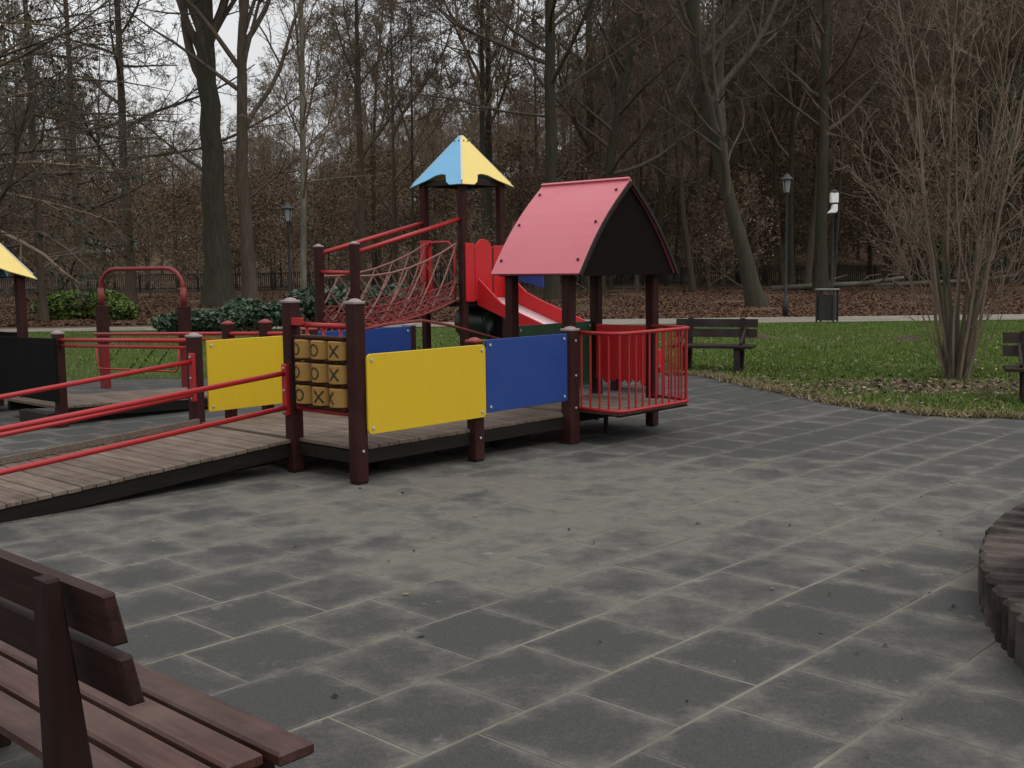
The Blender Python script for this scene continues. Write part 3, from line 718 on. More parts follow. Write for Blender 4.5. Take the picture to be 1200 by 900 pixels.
# slide heading -v
def sprof(v):
    t = max(0, min(1, (TV - .05 - v) / 2.75)); return DZ + .02 - .92 * (t ** 1.0) + (.12 * max(0, t - .8) * 5 * .5)
vv = [TV - .05 - 2.75 * i / 12 for i in range(13)]
su0, su1 = TU + .24, TU + .74
m = MB(); vs = []
for v in vv: vs += [(su0, v, sprof(v)), (su1, v, sprof(v)), (su1, v, sprof(v) - .015), (su0, v, sprof(v) - .015)]
m.add(vs, [(4 * i + a, 4 * i + 4 + a, 4 * i + 4 + (a + 1) % 4, 4 * i + (a + 1) % 4) for i in range(12) for a in range(4)])
slide = m.build('slide', 'slide_steel', TW_, True)
for uu, wh in ((su0 - .03, .07), (su1, .20)):
    poly = [(-v, sprof(v) - .10) for v in vv] + [(-v, sprof(v) + wh + (.22 * max(0, 1 - (TV - .05 - v) / .5))) for v in vv[::-1]]
    MB().prism(poly, (uu + .03, 0, 0), (0, -1, 0), (0, 0, 1), (-1, 0, 0), .03, .004).build('slide_side', 'red_panel', slide)
MB().prism([(-(TV - .25), 1.42), (-(TV - .80), 1.30), (-(TV - .80), 1.52), (-(TV - .25), 1.62)], (su1 + .05, 0, 0), (0, -1, 0), (0, 0, 1), (-1, 0, 0), .02, .003).build('slide_hood', 'blue_panel', slide)
MB().box((su0 + .1, TV - 2.4, 0), (su0 + .2, TV - 2.3, .3)).build('slide_leg', 'post_wood', slide)
# dark crawl tube under the deck
m = MB(); N = 20; vs = []; rO = .25
for s_, y in ((1, -.02), (1.06, 0), (1.06, .06), (.98, .08), (.98, .6), (.9, .6), (.9, -.02)):
    for i in range(N): a = 2 * math.pi * i / N; vs.append((TU + .64 + rO * s_ * math.cos(a), TV + y, .80 + rO * s_ * math.sin(a)))
m.add(vs, [(k * N + i, k * N + (i + 1) % N, ((k + 1) % 7) * N + (i + 1) % N, ((k + 1) % 7) * N + i) for k in range(7) for i in range(N)])
m.build('crawl_tube', 'tube_green', TW_, True)
# bridge posts, rails and nets
B0, B1 = Vector((3.78, 4.60)), Vector((3.76, 5.30))
post(TW_, B0.x, B0.y, 0, 1.90, .10, 'cap_plastic'); post(TW_, B1.x, B1.y, 0, 1.88, .10, 'cap_plastic')
MB().tube([(B0.x, B0.y, 1.79), (TU, TV + .02, 2.27)], .03, 8).build('bridge_rail', 'red_paint', TW_, True)
MB().tube([(B1.x, B1.y, 1.79), (TU, TV + TW, 2.24)], .03, 8).build('bridge_rail', 'red_paint', TW_, True)
MB().tube([(B0.x, B0.y, 1.54), (B1.x, B1.y, 1.56)], .025, 8).build('bridge_bar', 'red_paint', TW_, True)
MB().beam((B0.x, B0.y + .055, .80), (B1.x, B1.y - .055, .80), .05, .09).build('bridge_sill', 'post_wood', TW_)
def lerp(a, b, t): return a + (b - a) * t
def curve(a, b, sag, n): return [lerp(Vector(a), Vector(b), i / n) - Vector((0, 0, sag * 4 * (i / n) * (1 - i / n))) for i in range(n + 1)]
NN = 6
tn = curve((B0.x, B0.y, 1.50), (TU - .08, TV + .05, 1.93), .12, NN); bn = curve((B0.x, B0.y + .06, .87), (TU - .08, TV + .08, 1.14), .09, NN)
tf = curve((B1.x, B1.y, 1.50), (TU - .08, TV + TW - .1, 1.93), .12, NN); bf = curve((B1.x, B1.y - .06, .87), (TU - .08, TV + TW - .1, 1.14), .09, NN)
for top, bot in ((tn, bn), (tf, bf)):
    m = MB(); m.tube(top, .014, 5, False); m.tube(bot, .014, 5, False)
    for i in range(NN):
        k1 = lerp(lerp(top[i], top[i + 1], .5), lerp(bot[i], bot[i + 1], .5), .33); k3 = lerp(lerp(top[i], top[i + 1], .5), lerp(bot[i], bot[i + 1], .5), .92)
        a2 = lerp(top[i], bot[i], .64); b2 = lerp(top[i + 1], bot[i + 1], .64)
        for q, w_ in ((top[i], k1), (top[i + 1], k1), (k1, a2), (k1, b2), (a2, k3), (b2, k3)): m.tube([q, lerp(q, w_, .5) - Vector((0, 0, .012)), w_], .0125, 4, False)
        m.lathe([(.004, -.018), (.019, 0), (.004, .018)], k1, 6); m.tube([a2, k1 - Vector((0, 0, .03)), b2], .0095, 4, False)
    m.build('side_net', 'rope', TW_)
    m = MB(); N2 = 15; pt = lambda L_, f: lerp(L_[min(NN - 1, int(f * NN))], L_[min(NN - 1, int(f * NN)) + 1], f * NN - min(NN - 1, int(f * NN)))
    lo = lambda f, h: lerp(pt(bot, f), pt(top, f), h) + Vector((0, random.uniform(-.012, .012), random.uniform(-.015, .015)))
    for h in (.12, .25, .38): m.tube([lo(k / N2, h) for k in range(N2 + 1)], .010, 4, False)
    for k in range(N2):
        for h0, h1 in ((0, .12), (.12, .25), (.25, .38)):
            m.tube([lo(k / N2, h0), lo((k + 1) / N2, h1)], .009, 4, False); m.tube([lo((k + 1) / N2, h0), lo(k / N2, h1)], .009, 4, False)
    m.build('lower_net', 'rope_red', TW_)
NF = 9
m = MB()
for j in range(6): m.tube([lerp(bn[i], bf[i], j / 5) - Vector((0, 0, .05 * math.sin(math.pi * j / 5))) for i in range(NN + 1)], .018, 4, False)
for i in range(2 * NN + 1):
    a = lerp(bn[i // 2], bn[min(NN, (i + 1) // 2)], .5); b = lerp(bf[i // 2], bf[min(NN, (i + 1) // 2)], .5)
    m.tube([lerp(a, b, j / 5) - Vector((0, 0, .05 * math.sin(math.pi * j / 5))) for j in range(6)], .018, 4, False)
m.build('floor_net', 'rope_red', TW_)
m = MB()      # climbing net from the ground to the bridge
for j in range(6): m.tube([lerp(Vector((B0.x - .02, B0.y + .06, .85)), Vector((B1.x - .02, B1.y - .06, .85)), j / 5), lerp(Vector((B0.x - .7, B0.y + .06, .02)), Vector((B1.x - .7, B1.y - .06, .02)), j / 5)], .011, 4, False)
for k in range(1, 7): m.tube([lerp(Vector((B0.x - .02, B0.y + .06, .85)), Vector((B0.x - .7, B0.y + .06, .02)), k / 7), lerp(Vector((B1.x - .02, B1.y - .06, .85)), Vector((B1.x - .7, B1.y - .06, .02)), k / 7)], .011, 4, False)
m.build('climbing_net', 'rope_red', TW_)

# ------------------------------------------------------------------ small hut with yellow roof at the left edge
HU, HV = -.37, 6.50
OFF[0] = Vector((HU + TW / 2, HV + TW / 2, 0))
HT = thing('play_hut', 'low play hut with yellow pyramid roof behind the dark panel at the left edge', 'play hut', lw(HU + TW / 2, HV + TW / 2), TH)
for u, v in ((0, 0), (1, 0), (1, 1), (0, 1)): post(HT, HU + u * TW, HV + v * TW, 0, 1.62, .10, None)
pyramid_roof(HT, HU + TW / 2, HV + TW / 2, .52, 1.51, 2.27, [('roof_yellow', True, 'yellow roof face'), ('roof_blue', False, 'blue rear roof face'), ('roof_yellow', True, 'yellow rear roof face'), ('roof_blue', False, 'light blue roof face')])
MB().box((HU - .06, HV - .06, 1.535), (HU + TW + .06, HV + TW + .06, 1.55)).build('roof_shade_sheet', 'black_panel', HT)  # dark sheet added under the roof so its underside reads as black shade
MB().box((HU - .02, HV - .02, .18), (HU + TW + .02, HV + TW + .02, .26)).build('floor', 'stringer_wood', HT)
MB().box((HU + TW - .01, HV + .06, .45), (HU + TW + .01, HV + TW - .06, .9)).build('side_panel', 'brown_gable', HT)
OFF[0] = Vector((0, 0, 0))

# ------------------------------------------------------------------ free-standing red arch bar
AC = Vector((-4.93, 14.85, 0))
ar = thing('arch_bar', 'red tubular arch bar with dark wooden legs standing on the paving behind the rails', 'arch bar', AC, R(-27.8))
hw = .75
MB().tube([(-hw, 0, 1.35), (-hw, 0, 1.40), (-hw + .03, 0, 1.49), (-hw + .10, 0, 1.57), (-hw + .19, 0, 1.615), (-hw + .28, 0, 1.63), (hw - .28, 0, 1.63), (hw - .19, 0, 1.615), (hw - .10, 0, 1.57), (hw - .03, 0, 1.49), (hw, 0, 1.40), (hw, 0, 1.35)], .028, 10).build('top_bar', 'red_dark', ar, True)
MB().tube([(-hw - .06, -.08, .60), (-hw - .05, -.08, .34), (-hw + .0, -.08, .28), (hw - .12, -.08, .28), (hw - .06, -.08, .34), (hw - .05, -.08, .60)], .012, 8).build('loop_rail', 'red_paint', ar, True)
for s_ in (-1, 1):
    MB().tube([(s_ * hw, 0, 1.12), (s_ * hw, 0, 1.38)], .04, 10).build('sleeve', 'red_dark', ar, True)
    MB().box((s_ * hw - .06, -.06, .62), (s_ * hw + .06, .06, 1.14), .01).build('leg', 'post_wood', ar)
    MB().box((s_ * hw - .05, -.05, .0), (s_ * hw + .05, .05, .63), .01).build('leg_shoe', 'red_dark', ar)

# ------------------------------------------------------------------ benches
def near_bench():
    U1, V0 = -3.64, -4.25; L = 1.85
    b = thing('park_bench', 'large reddish brown slatted bench in the left foreground seen from behind', 'bench', lw(U1 - .2, V0 + L / 2), TH)
    OFF[0] = Vector((U1 - .2, V0 + L / 2, 0))
    for k in range(4):
        u1 = U1 - k * .118; e = (0, .04, .03, .045)[k]
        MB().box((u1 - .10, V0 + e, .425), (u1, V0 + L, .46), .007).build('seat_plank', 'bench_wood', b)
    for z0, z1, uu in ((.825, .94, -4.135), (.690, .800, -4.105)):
        m = MB().prism([(0, 0), (.034, 0), (.034, z1 - z0), (0, z1 - z0)], (uu, V0 - .012 + L, z0), (1, 0, -.0), (-.22, 0, .975), (0, -1, 0), L, .006); m.build('back_plank', 'bench_back_shaded_wood', b)
    for vv in (V0 + .115, V0 + L - .25):
        m = MB().prism([(-4.216, .955), (-4.215, .0), (-4.115, .0), (-4.115, .40), (-4.148, .70), (-4.180, .955)][::1], (0, vv + .058, 0), (1, 0, 0), (0, 0, 1), (0, -1, 0), .058, .006)
        m.build('rear_post', 'bench_post_shaded_wood', b)
        MB().box((-3.80, vv, 0), (-3.70, vv + .075, .385), .006).build('leg', 'bench_post_shaded_wood', b)
        MB().box((-4.112, vv + .005, .36), (-3.67, vv + .07, .422), .006).build('seat_bearer', 'bench_post_shaded_wood', b)
    OFF[0] = Vector((0, 0, 0))
near_bench()
def park_bench(label, x, y, rz, L=1.7, slats=2):
    b = thing('park_bench', label, 'bench', (x, y, 0), rz, None)
    # facing local -y, length along x
    for k in range(3): MB().box((-L / 2, -.26 + k * .15, .385), (L / 2, -.26 + k * .15 + .135, .425), .006).build('seat_plank', 'park_bench_wood', b)
    for k, z in enumerate((.52, .665)):
        MB().prism([(0, 0), (.035, 0), (.035, .125), (0, .125)], (L / 2, .205 + k * .04, z), (0, 1, 0), (0, .25, .97), (1, 0, 0), -L, 0).build('back_plank', 'park_bench_wood', b)
    for s_ in (-1, 1):
        x_ = s_ * (L / 2 - .22)
        MB().box((x_ - .04, -.23, 0), (x_ + .04, -.14, .384), .006).build('leg', 'park_bench_wood', b)
        MB().beam((x_, .16, 0), (x_, .30, .80), .07, .085, .006, (0, -1, 0)).build('rear_leg', 'park_bench_wood', b)
        MB().box((x_ - .035, -.138, .33), (x_ + .035, .17, .384), .004).build('seat_bearer', 'park_bench_wood', b)
        MB().beam((x_ + .055 * s_, -.18, .44), (x_ + .055 * s_, .24, .66), .03, .05, .004).build('brace', 'park_bench_wood', b)
    return b
park_bench('dark wooden bench behind the red balcony bars at the lawn edge', 2.96, 16.3, R(-22), 1.22)
park_bench('dark wooden bench cut by the right edge beside the bare shrub', 6.30, 12.0, R(-20), 1.75)

# ------------------------------------------------------------------ trees
def seg_tubes(S, sides=3):
    """S: array Nx8 (p0, p1, r0, r1) -> verts, quads"""
    S = np.asarray(S, dtype=np.float64); n = len(S)
    p0, p1, r0, r1 = S[:, 0:3], S[:, 3:6], S[:, 6:7], S[:, 7:8]
    d = p1 - p0; d /= np.maximum(np.linalg.norm(d, axis=1)[:, None], 1e-9)
    ref = np.where(np.abs(d[:, 2:3]) < 0.9, np.array([[0, 0, 1.]]), np.array([[1., 0, 0]]))
    x = np.cross(d, ref); x /= np.linalg.norm(x, axis=1)[:, None]; y = np.cross(d, x)
    a = np.arange(sides) * 2 * np.pi / sides
    ring = x[:, None, :] * np.cos(a)[None, :, None] + y[:, None, :] * np.sin(a)[None, :, None]
    v = np.concatenate([p0[:, None] + ring * r0[:, None], p1[:, None] + ring * r1[:, None]], 1).reshape(-1, 3)
    k = np.arange(sides); k2 = (k + 1) % sides
    q = np.stack([k, k2, k2 + sides, k + sides], 1)
    return v, (q[None] + (np.arange(n) * 2 * sides)[:, None, None]).reshape(-1, 4)
class Tree:
    def __init__(s, seed): s.r = random.Random(seed); s.big = []; s.fine = []; s.tips = []
    def branch(s, p, d, L, r, lev, P):
        R_ = s.r; n = max(2, int(L / P['seg'][lev])); st = L / n; wob = P['wob'][lev]; tr = P['trop'][lev]
        nch = P['nch'][lev] if lev < len(P['nch']) else 0
        px, py, pz = p; dx, dy, dz = d; pts = [(px, py, pz, r)]; rend = r * P.get('taper', .25)
        ch = sorted(R_.uniform(P['c0'][lev], 1) for _ in range(int(nch * R_.uniform(.75, 1.25) + .5))) if nch else []
        ci = 0; flip = R_.uniform(0, 6.28)
        for i in range(n):
            dx += R_.gauss(0, wob); dy += R_.gauss(0, wob); dz += R_.gauss(0, wob) + tr
            q = 1 / math.sqrt(dx * dx + dy * dy + dz * dz); dx *= q; dy *= q; dz *= q
            nx, ny, nz = px + dx * st, py + dy * st, pz + dz * st; rr = r + (rend - r) * (i + 1) / n
            if nz < P.get('zmin', .3): nz = pz + abs(nz - pz) * .3
            while ci < len(ch) and ch[ci] <= (i + 1) / n:
                t = ch[ci]; f = t * n - i; ci += 1
                ang = P['ang'][lev] * R_.uniform(.7, 1.3); flip += 2.4 + R_.gauss(0, .5)
                # perpendicular basis
                if abs(dz) < .9: ux, uy, uz = dy, -dx, 0.0
                else: ux, uy, uz = 0.0, dz, -dy
                m = 1 / max(1e-6, math.sqrt(ux * ux + uy * uy + uz * uz)); ux *= m; uy *= m; uz *= m
                wx, wy, wz = dy * uz - dz * uy, dz * ux - dx * uz, dx * uy - dy * ux
                c, s_ = math.cos(flip), math.sin(flip); sa, ca = math.sin(ang), math.cos(ang)
                bx, by, bz = dx * ca + (ux * c + wx * s_) * sa, dy * ca + (uy * c + wy * s_) * sa, dz * ca + (uz * c + wz * s_) * sa
                cl = L * P['rat'][lev] * (1 - P.get('tipshort', .55) * t) * R_.uniform(.65, 1.25)
                cr = max(P['rmin'], min(rr * .62, cl * P['slim']))
                s.branch((px + (nx - px) * f, py + (ny - py) * f, pz + (nz - pz) * f), (bx, by, bz), cl, cr, lev + 1, P)
            px, py, pz = nx, ny, nz; pts.append((px, py, pz, rr))
        if r > .045: s.big.append(pts)
        else:
            for a, b in zip(pts[:-1], pts[1:]): s.fine.append((*a[:3], *b[:3], max(P['rmin'], a[3]), max(P['rmin'] * .7, b[3])))
        s.tips.append((px, py, pz))
BASEP = dict(seg=[.9, .6, .45, .4, .3], wob=[.10, .13, .17, .22, .25], trop=[.05, .05, .04, .02, .0], nch=[11, 9, 6, 0], c0=[.25, .2, .2, .2],
             ang=[.85, .8, .8, .8], rat=[.5, .5, .5, .5], slim=.016, rmin=.008, taper=.25)
def trunk_mesh(path, sides=10):
    m = MB(); pts = [(x, y, z) for x, y, z, r in path]; m.tube(pts, [r for x, y, z, r in path], sides, False); return m
def make_tree(root, seed, H, r0, trunk_mat='bark_grey', twig_mat='twig_grey', lean=(0, 0), bend=(0, 0), limb0=.35, nl=14, ll=.42, lang=(55, 25), P=None, forks=(), leaves=None, top_r=.18, flare=1.55):
    """trunk > crown: trunk is a tapered tube, crown is limbs and twigs"""
    P = {**BASEP, **(P or {})}; T = Tree(seed); rr = T.r; n = max(8, int(H / .9)); path = []
    for i in range(n + 1):
        t = i / n; z = H * t
        x = lean[0] * t + bend[0] * math.sin(math.pi * t) + (rr.gauss(0, r0 * .07) if i else 0); y = lean[1] * t + bend[1] * math.sin(math.pi * t) + (rr.gauss(0, r0 * .07) if i else 0)
        r = r0 * (1 - (1 - top_r) * t) * (1 + (flare - 1) * math.exp(-z / (r0 * 2.2)))
        path.append((x, y, z - (.15 if i == 0 else 0), r))
    def at(t):
        f = t * n; i = min(n - 1, int(f)); a, b = path[i], path[i + 1]; f -= i
        return tuple(a[k] + (b[k] - a[k]) * f for k in range(4))
    for t, az, el, L, r in forks:
        x, y, z, _ = at(t); T.branch((x, y, z), (math.cos(R(az)) * math.cos(R(el)), math.sin(R(az)) * math.cos(R(el)), math.sin(R(el))), L, r, 0, P)
    az = rr.uniform(0, 360)
    for k in range(nl):
        t = limb0 + (1 - limb0) * (k + rr.uniform(.1, .9)) / nl; x, y, z, r = at(min(.995, t)); az += 137 + rr.gauss(0, 20)
        el = R(lang[0] + (lang[1] * (2 * t - 1)) + rr.gauss(0, 8)); L = H * ll * (1 - .6 * (t - limb0) / (1 - limb0)) * rr.uniform(.7, 1.2)
        T.branch((x, y, z), (math.cos(R(az)) * math.cos(el), math.sin(R(az)) * math.cos(el), math.sin(el)), L, max(.02, min(r * .5, L * .02)), 0, P)
    trunk = trunk_mesh(path, 12 if r0 > .2 else 8).build('trunk', trunk_mat, root, True, local=True)
    m = MB()
    for pts in T.big: m.tube([p[:3] for p in pts], [p[3] for p in pts], 6, False)
    v2, f2 = seg_tubes(np.array(T.fine))
    V = np.array(m.v).reshape(-1, 3); F = np.array(m.f, dtype=np.int64).reshape(-1, 4)
    Vall = np.concatenate([V, v2]); Fall = np.concatenate([F, f2 + len(V)])
    crown = npmesh('crown', Vall, Fall, twig_mat, root, None, True)
    if leaves:
        cnt, size, lm, spread, tlow = leaves
        tips = np.array([p for p in T.tips]); g = np.random.default_rng(seed)
        if tlow: tips = tips[tips[:, 2] < tlow * H]
        c = tips[g.integers(0, len(tips), cnt)] + g.normal(0, spread, (cnt, 3))
        v, f = quads_cloud(c, size, g); npmesh('foliage', v, f, lm, root)
    return root
def px(p, Y): return (p - 600) / 1300 * Y
def tree_at(label, p, Y, seed, H, r0, name='bare_tree', cat='tree', group=None, **kw):
    x = px(p, Y); t = thing(name, label, cat, (x, Y, hz(x, Y) - .02), 0, group); return make_tree(t, seed, H, r0, **kw)
UPR = dict(trop=[.09, .08, .05, .03, 0], nch=[11, 9, 6, 0])
tree_at('massive grey trunk with forked crown standing left of the pale slender tree', 260, 47, 11, 25, .56, lean=(-.2, 0), bend=(-.1, 0), limb0=.34, nl=16, ll=.36, lang=(58, 20), P=UPR,
        forks=((.36, 172, 62, 13, .20), (.42, 20, 60, 13, .20), (.40, 200, 70, 13, .17), (.55, 350, 65, 10, .16), (.22, 185, 30, 6, .07), (.27, 10, 25, 6, .07)), top_r=.25)
tree_at('crooked brown trunk curving upward beside the massive grey trunk', 297, 44, 12, 21, .30, trunk_mat='bark_brown', lean=(1.6, 0), bend=(-.8, 0), limb0=.30, nl=12, ll=.38, lang=(58, 15), P=UPR,
        forks=((.48, 20, 66, 9, .13), (.44, 160, 60, 8, .11), (.52, 60, 70, 8, .11), (.2, 0, 35, 6, .06)))
tree_at('slender pale barked tree with few side branches behind the noughts and crosses board', 357, 37, 13, 19, .115, trunk_mat='bark_pale', twig_mat='twig_pale', lean=(.25, 0), bend=(.10, 0), limb0=.20, nl=22, ll=.17, lang=(45, 10),
        P=dict(nch=[8, 5, 0], slim=.013, wob=[.2, .22, .24, .2, .2]), forks=((.235, 5, 12, 2.6, .03), (.29, 0, 40, 2.6, .04), (.33, 180, 50, 2.2, .035)), top_r=.4, flare=1.25)
tree_at('tall straight dark trunk rising behind the pink playhouse roof', 648, 50, 14, 27, .31, trunk_mat='bark_moss', limb0=.33, nl=18, ll=.30, lang=(35, 25), forks=((.30, 165, 10, 8, .07), (.33, 5, 20, 7, .06), (.40, 170, 40, 10, .09), (.44, 15, 35, 8, .08)), top_r=.35)
tree_at('mossy leaning trunk right of the tall straight dark trunk', 700, 56, 15, 20, .33, trunk_mat='bark_moss', lean=(4.2, 0), bend=(-.8, 0), limb0=.28, nl=14, ll=.34, lang=(40, 20), forks=((.30, 10, 12, 8, .12), (.36, 175, 40, 8, .11)))
tree_at('upper straight trunk just right of the tall dark trunk', 693, 66, 16, 26, .34, trunk_mat='bark_brown', limb0=.3, nl=16, ll=.3, P=UPR)
tree_at('big leaning tree with thick forked trunk left of the lamp post', 890, 40, 17, 21, .29, trunk_mat='bark_moss', twig_mat='twig_grey', lean=(-3.0, 0), bend=(-1.0, 0), limb0=.33, nl=12, ll=.36, lang=(50, 20), P=UPR,
        forks=((.22, 75, 60, 13, .17), (.34, 20, 55, 10, .13), (.36, 150, 65, 10, .13), (.06, 165, 72, 12, .12), (.42, 5, 35, 9, .12)))
tree_at('straight mossy trunk rising behind the waste bin', 962, 55, 18, 25, .33, trunk_mat='bark_moss', limb0=.30, nl=16, ll=.34, lang=(40, 25), forks=((.32, 185, 35, 8, .075), (.36, 350, 30, 8, .075), (.42, 100, 50, 8, .07)), leaves=(2500, .07, 'leaf_conifer', .25, None))
tree_at('thin dark tree standing left of the blue and yellow tower roof', 428, 58, 19, 22, .22, trunk_mat='bark_brown', limb0=.3, nl=14, ll=.28, lang=(62, 10), P=UPR)
tree_at('slim tree at far left with level branches, nearest the left edge', 52, 36, 20, 17, .15, trunk_mat='bark_brown', limb0=.12, nl=40, ll=.24, lang=(8, 12), P=dict(trop=[-.015, -.01, -.02, 0, 0], nch=[8, 6, 0], ang=[.9, .8, .8], c0=[.15, .2, .2]))
tree_at('slim dark tree with level branches right of the one nearest the left edge', 98, 42, 21, 19, .16, trunk_mat='bark_brown', limb0=.10, nl=44, ll=.24, lang=(10, 15), P=dict(trop=[-.015, -.01, -.02, 0, 0], nch=[8, 6, 0], ang=[.9, .8, .8], c0=[.15, .2, .2]))
tree_at('dark straight tree between the level branched trees and the massive grey trunk', 156, 50, 22, 23, .24, trunk_mat='bark_brown', limb0=.22, nl=22, ll=.3, lang=(30, 25))
tree_at('spreading tree off the left edge reaching a long dark limb over the yellow hut roof', -75, 24, 23, 14, .34, trunk_mat='bark_moss', twig_mat='twig_grey', limb0=.5, nl=9, ll=.34, lang=(30, 20), lean=(-1, 0),
        forks=((.09, 3, 42, 5.0, .10), (.30, 8, 14, 5.5, .05), (.40, 350, 5, 5.5, .045), (.36, 20, 25, 6.0, .05)), P=dict(nch=[14, 9, 6, 0]))
# evergreens
def conifer(label, p, Y, H, seed, nl_=16000, group=None):
    x = px(p, Y); t = thing('conifer_tree', label, 'tree', (x, Y, hz(x, Y) - .02), 0, group)
    return make_tree(t, seed, H, H * .011, trunk_mat='bark_brown', twig_mat='twig_brown', limb0=.14, nl=46, ll=.26, lang=(5, 15), P=dict(trop=[-.02, -.02, 0, 0, 0], nch=[8, 5, 0], ang=[.9, .8, .8]), leaves=(nl_, .10, 'leaf_conifer', .16, None))
conifer('dark green conifer showing behind the bare shrub at the right edge', 1290, 48, 17, 31)
conifer('dark conifer with sparse level boughs high at the top left corner', -25, 34, 19, 32, 5500)
# multi-stem shrub tree on the lawn, right
sh = thing('bare_shrub', 'tall bare many stemmed shrub fanning upward from the lawn at the right', 'shrub', (5.93, 14.74, .0))
T = Tree(41); PSH = {**BASEP, 'seg': [.4, .3, .22, .2], 'wob': [.045, .07, .10, .1], 'trop': [.018, .02, .03, .02], 'nch': [8, 4, 2, 0], 'c0': [.22, .12, .12], 'ang': [.50, .65, .6], 'rat': [.42, .5, .5], 'slim': .010, 'rmin': .0046, 'taper': .18, 'tipshort': .45, 'zmin': .05}
for k in range(19):
    a = k * 2.4 + T.r.uniform(-.3, .3); rb = .02 + .13 * math.sqrt(T.r.random()); big = k < 8
    el = R(T.r.uniform(76, 88) if big else T.r.uniform(60, 82)); L = T.r.uniform(4.6, 6.0) if big else T.r.uniform(2.2, 4.4)
    T.branch((rb * math.cos(a), rb * math.sin(a), 0), (math.cos(a) * math.cos(el), math.sin(a) * math.cos(el), math.sin(el)), L, T.r.uniform(.024, .036) if big else T.r.uniform(.010, .019), 0, PSH)
m = MB()
for pts in T.big: m.tube([p[:3] for p in pts], [p[3] for p in pts], 6, False)
for k in range(7):
    a = k * .9; m.tube([(.12 * math.cos(a), .12 * math.sin(a), -.05), (.13 * math.cos(a + .2), .13 * math.sin(a + .2), .35), (.19 * math.cos(a + .3), .19 * math.sin(a + .3), .95), ((.25 + .03 * k) * math.cos(a + .2), (.25 + .03 * k) * math.sin(a + .2), 1.9), ((.32 + .06 * k) * math.cos(a + .35), (.32 + .06 * k) * math.sin(a + .35), 3.0 + .2 * k)], [.040, .034, .025, .015, .004], 6, False)
m.build('stems', 'bark_shrub', sh, True, local=True)
v_, f_ = seg_tubes(np.array(T.fine)); npmesh('crown', v_, f_, 'twig_pale', sh, None, True)

# the wood on the slope: eight kinds of bare tree and two brown-leaved young beeches, then copies
VAR = []
def variant(seed, H, r0, **kw):
    t = thing('woodland_tree', 'x', 'tree'); make_tree(t, seed, H, r0, **kw); VAR.append(t); print('variant', sum(len(c.data.polygons) for c in t.children)); return t
WP = dict(seg=[1.2, .9, .7, .5], nch=[11, 9, 7, 0], rmin=.014, slim=.015)
for k in range(6):
    variant(60 + k, random.uniform(17, 23), random.uniform(.12, .22), trunk_mat=('bark_brown', 'bark_brown', 'bark_moss')[k % 3], twig_mat='twig_brown', limb0=random.uniform(.30, .42), nl=9, ll=.36, lang=(48, 18),
            lean=(random.uniform(-1.5, 1.5), random.uniform(-1, 1)), bend=(random.uniform(-.6, .6), 0), forks=((random.uniform(.3, .5), k * 60, 62, 8, .10), (random.uniform(.4, .6), k * 60 + 170, 60, 7, .09)), top_r=.12, P={**WP, 'trop': [.07, .06, .04, .02]})
for k in range(3):
    variant(70 + k, random.uniform(9, 13), .09, trunk_mat='bark_brown', twig_mat='twig_brown', limb0=.10, nl=18, ll=.34, lang=(38, 20), P={**WP, 'nch': [9, 7, 0]}, leaves=(5200, .095, 'leaf_beech', .40, .8))
for k in range(2):
    variant(80 + k, 5.5, .05, trunk_mat='bark_brown', twig_mat='twig_brown', limb0=.05, nl=18, ll=.5, lang=(50, 15), P={**WP, 'nch': [7, 5, 0], 'rmin': .009}, leaves=(1400, .08, 'leaf_beech', .3, None))
GW = 'bare woodland trees on the slope behind the fence'
LABW = ['bare woodland tree standing among many others on the slope behind the fence', 'young beech with brown leaves among the trunks behind the fence', 'low brown thicket sapling growing between the trunks behind the fence']
def copy_thing(src, x, y, rz, sc, label, group):
    o = src.copy(); col.objects.link(o); o.location = (x, y, hz(x, y) - .1); o.rotation_euler = (0, 0, rz); o.scale = (sc, sc, sc); o['label'] = label; o['group'] = group
    for c in src.children:
        d = c.copy(); col.objects.link(d); d.parent = o
    return o
rw = random.Random(99); placed = []; used = set(); cnt = 0; tries = 0
def put(kind, x, y, mul=1.0):
    idx = rw.randrange(0, 6) if kind == 0 else (rw.randrange(6, 9) if kind == 1 else rw.randrange(9, 11)); src = VAR[idx]
    sc = rw.uniform(.8, 1.18) * mul; lab = LABW[kind]; grp = (GW, 'brown leaved young beeches behind the fence', 'brown saplings behind the fence')[kind]
    if idx not in used:
        used.add(idx); src.location = (x, y, hz(x, y) - .1); src.rotation_euler = (0, 0, rw.uniform(0, 6.28)); src.scale = (sc,) * 3; src['label'] = lab; src['group'] = grp
        src.name = ('woodland_tree', 'young_beech', 'sapling')[kind]
    else:
        o = copy_thing(src, x, y, rw.uniform(0, 6.28), sc, lab, grp); o.name = ('woodland_tree', 'young_beech', 'sapling')[kind]
def scatter(kind, n, y0, y1, mind, power=1.0, pmin=-170, pmax=1330, left=1.0):
    c = t = 0
    while c < n and t < n * 40:
        t += 1; y = y0 + (y1 - y0) * rw.random() ** power; p = rw.uniform(pmin, pmax); x = px(p, y)
        if p < 330 and rw.random() > left: continue
        if any((x - a) ** 2 + (y - b) ** 2 < mind * mind for a, b in placed): continue
        if kind == 0 and 95 < p < 700 and y < (118 if p < 560 else 140) and rw.random() < .85: continue
        placed.append((x, y)); put(kind, x, y, .70 if kind == 0 and p < 690 and y > 105 else 1.0); c += 1
scatter(0, 70, 58, 85, 2.0, left=.7)
scatter(0, 130, 85, 150, 2.2, left=.65)
scatter(0, 95, 150, 235, 3.0, left=.65)
scatter(1, 110, 66, 110, 1.5, pmin=-20, left=.75)
scatter(1, 150, 110, 200, 1.8, pmin=-40, left=.75)
scatter(2, 40, 52, 90, 1.0, left=.7)

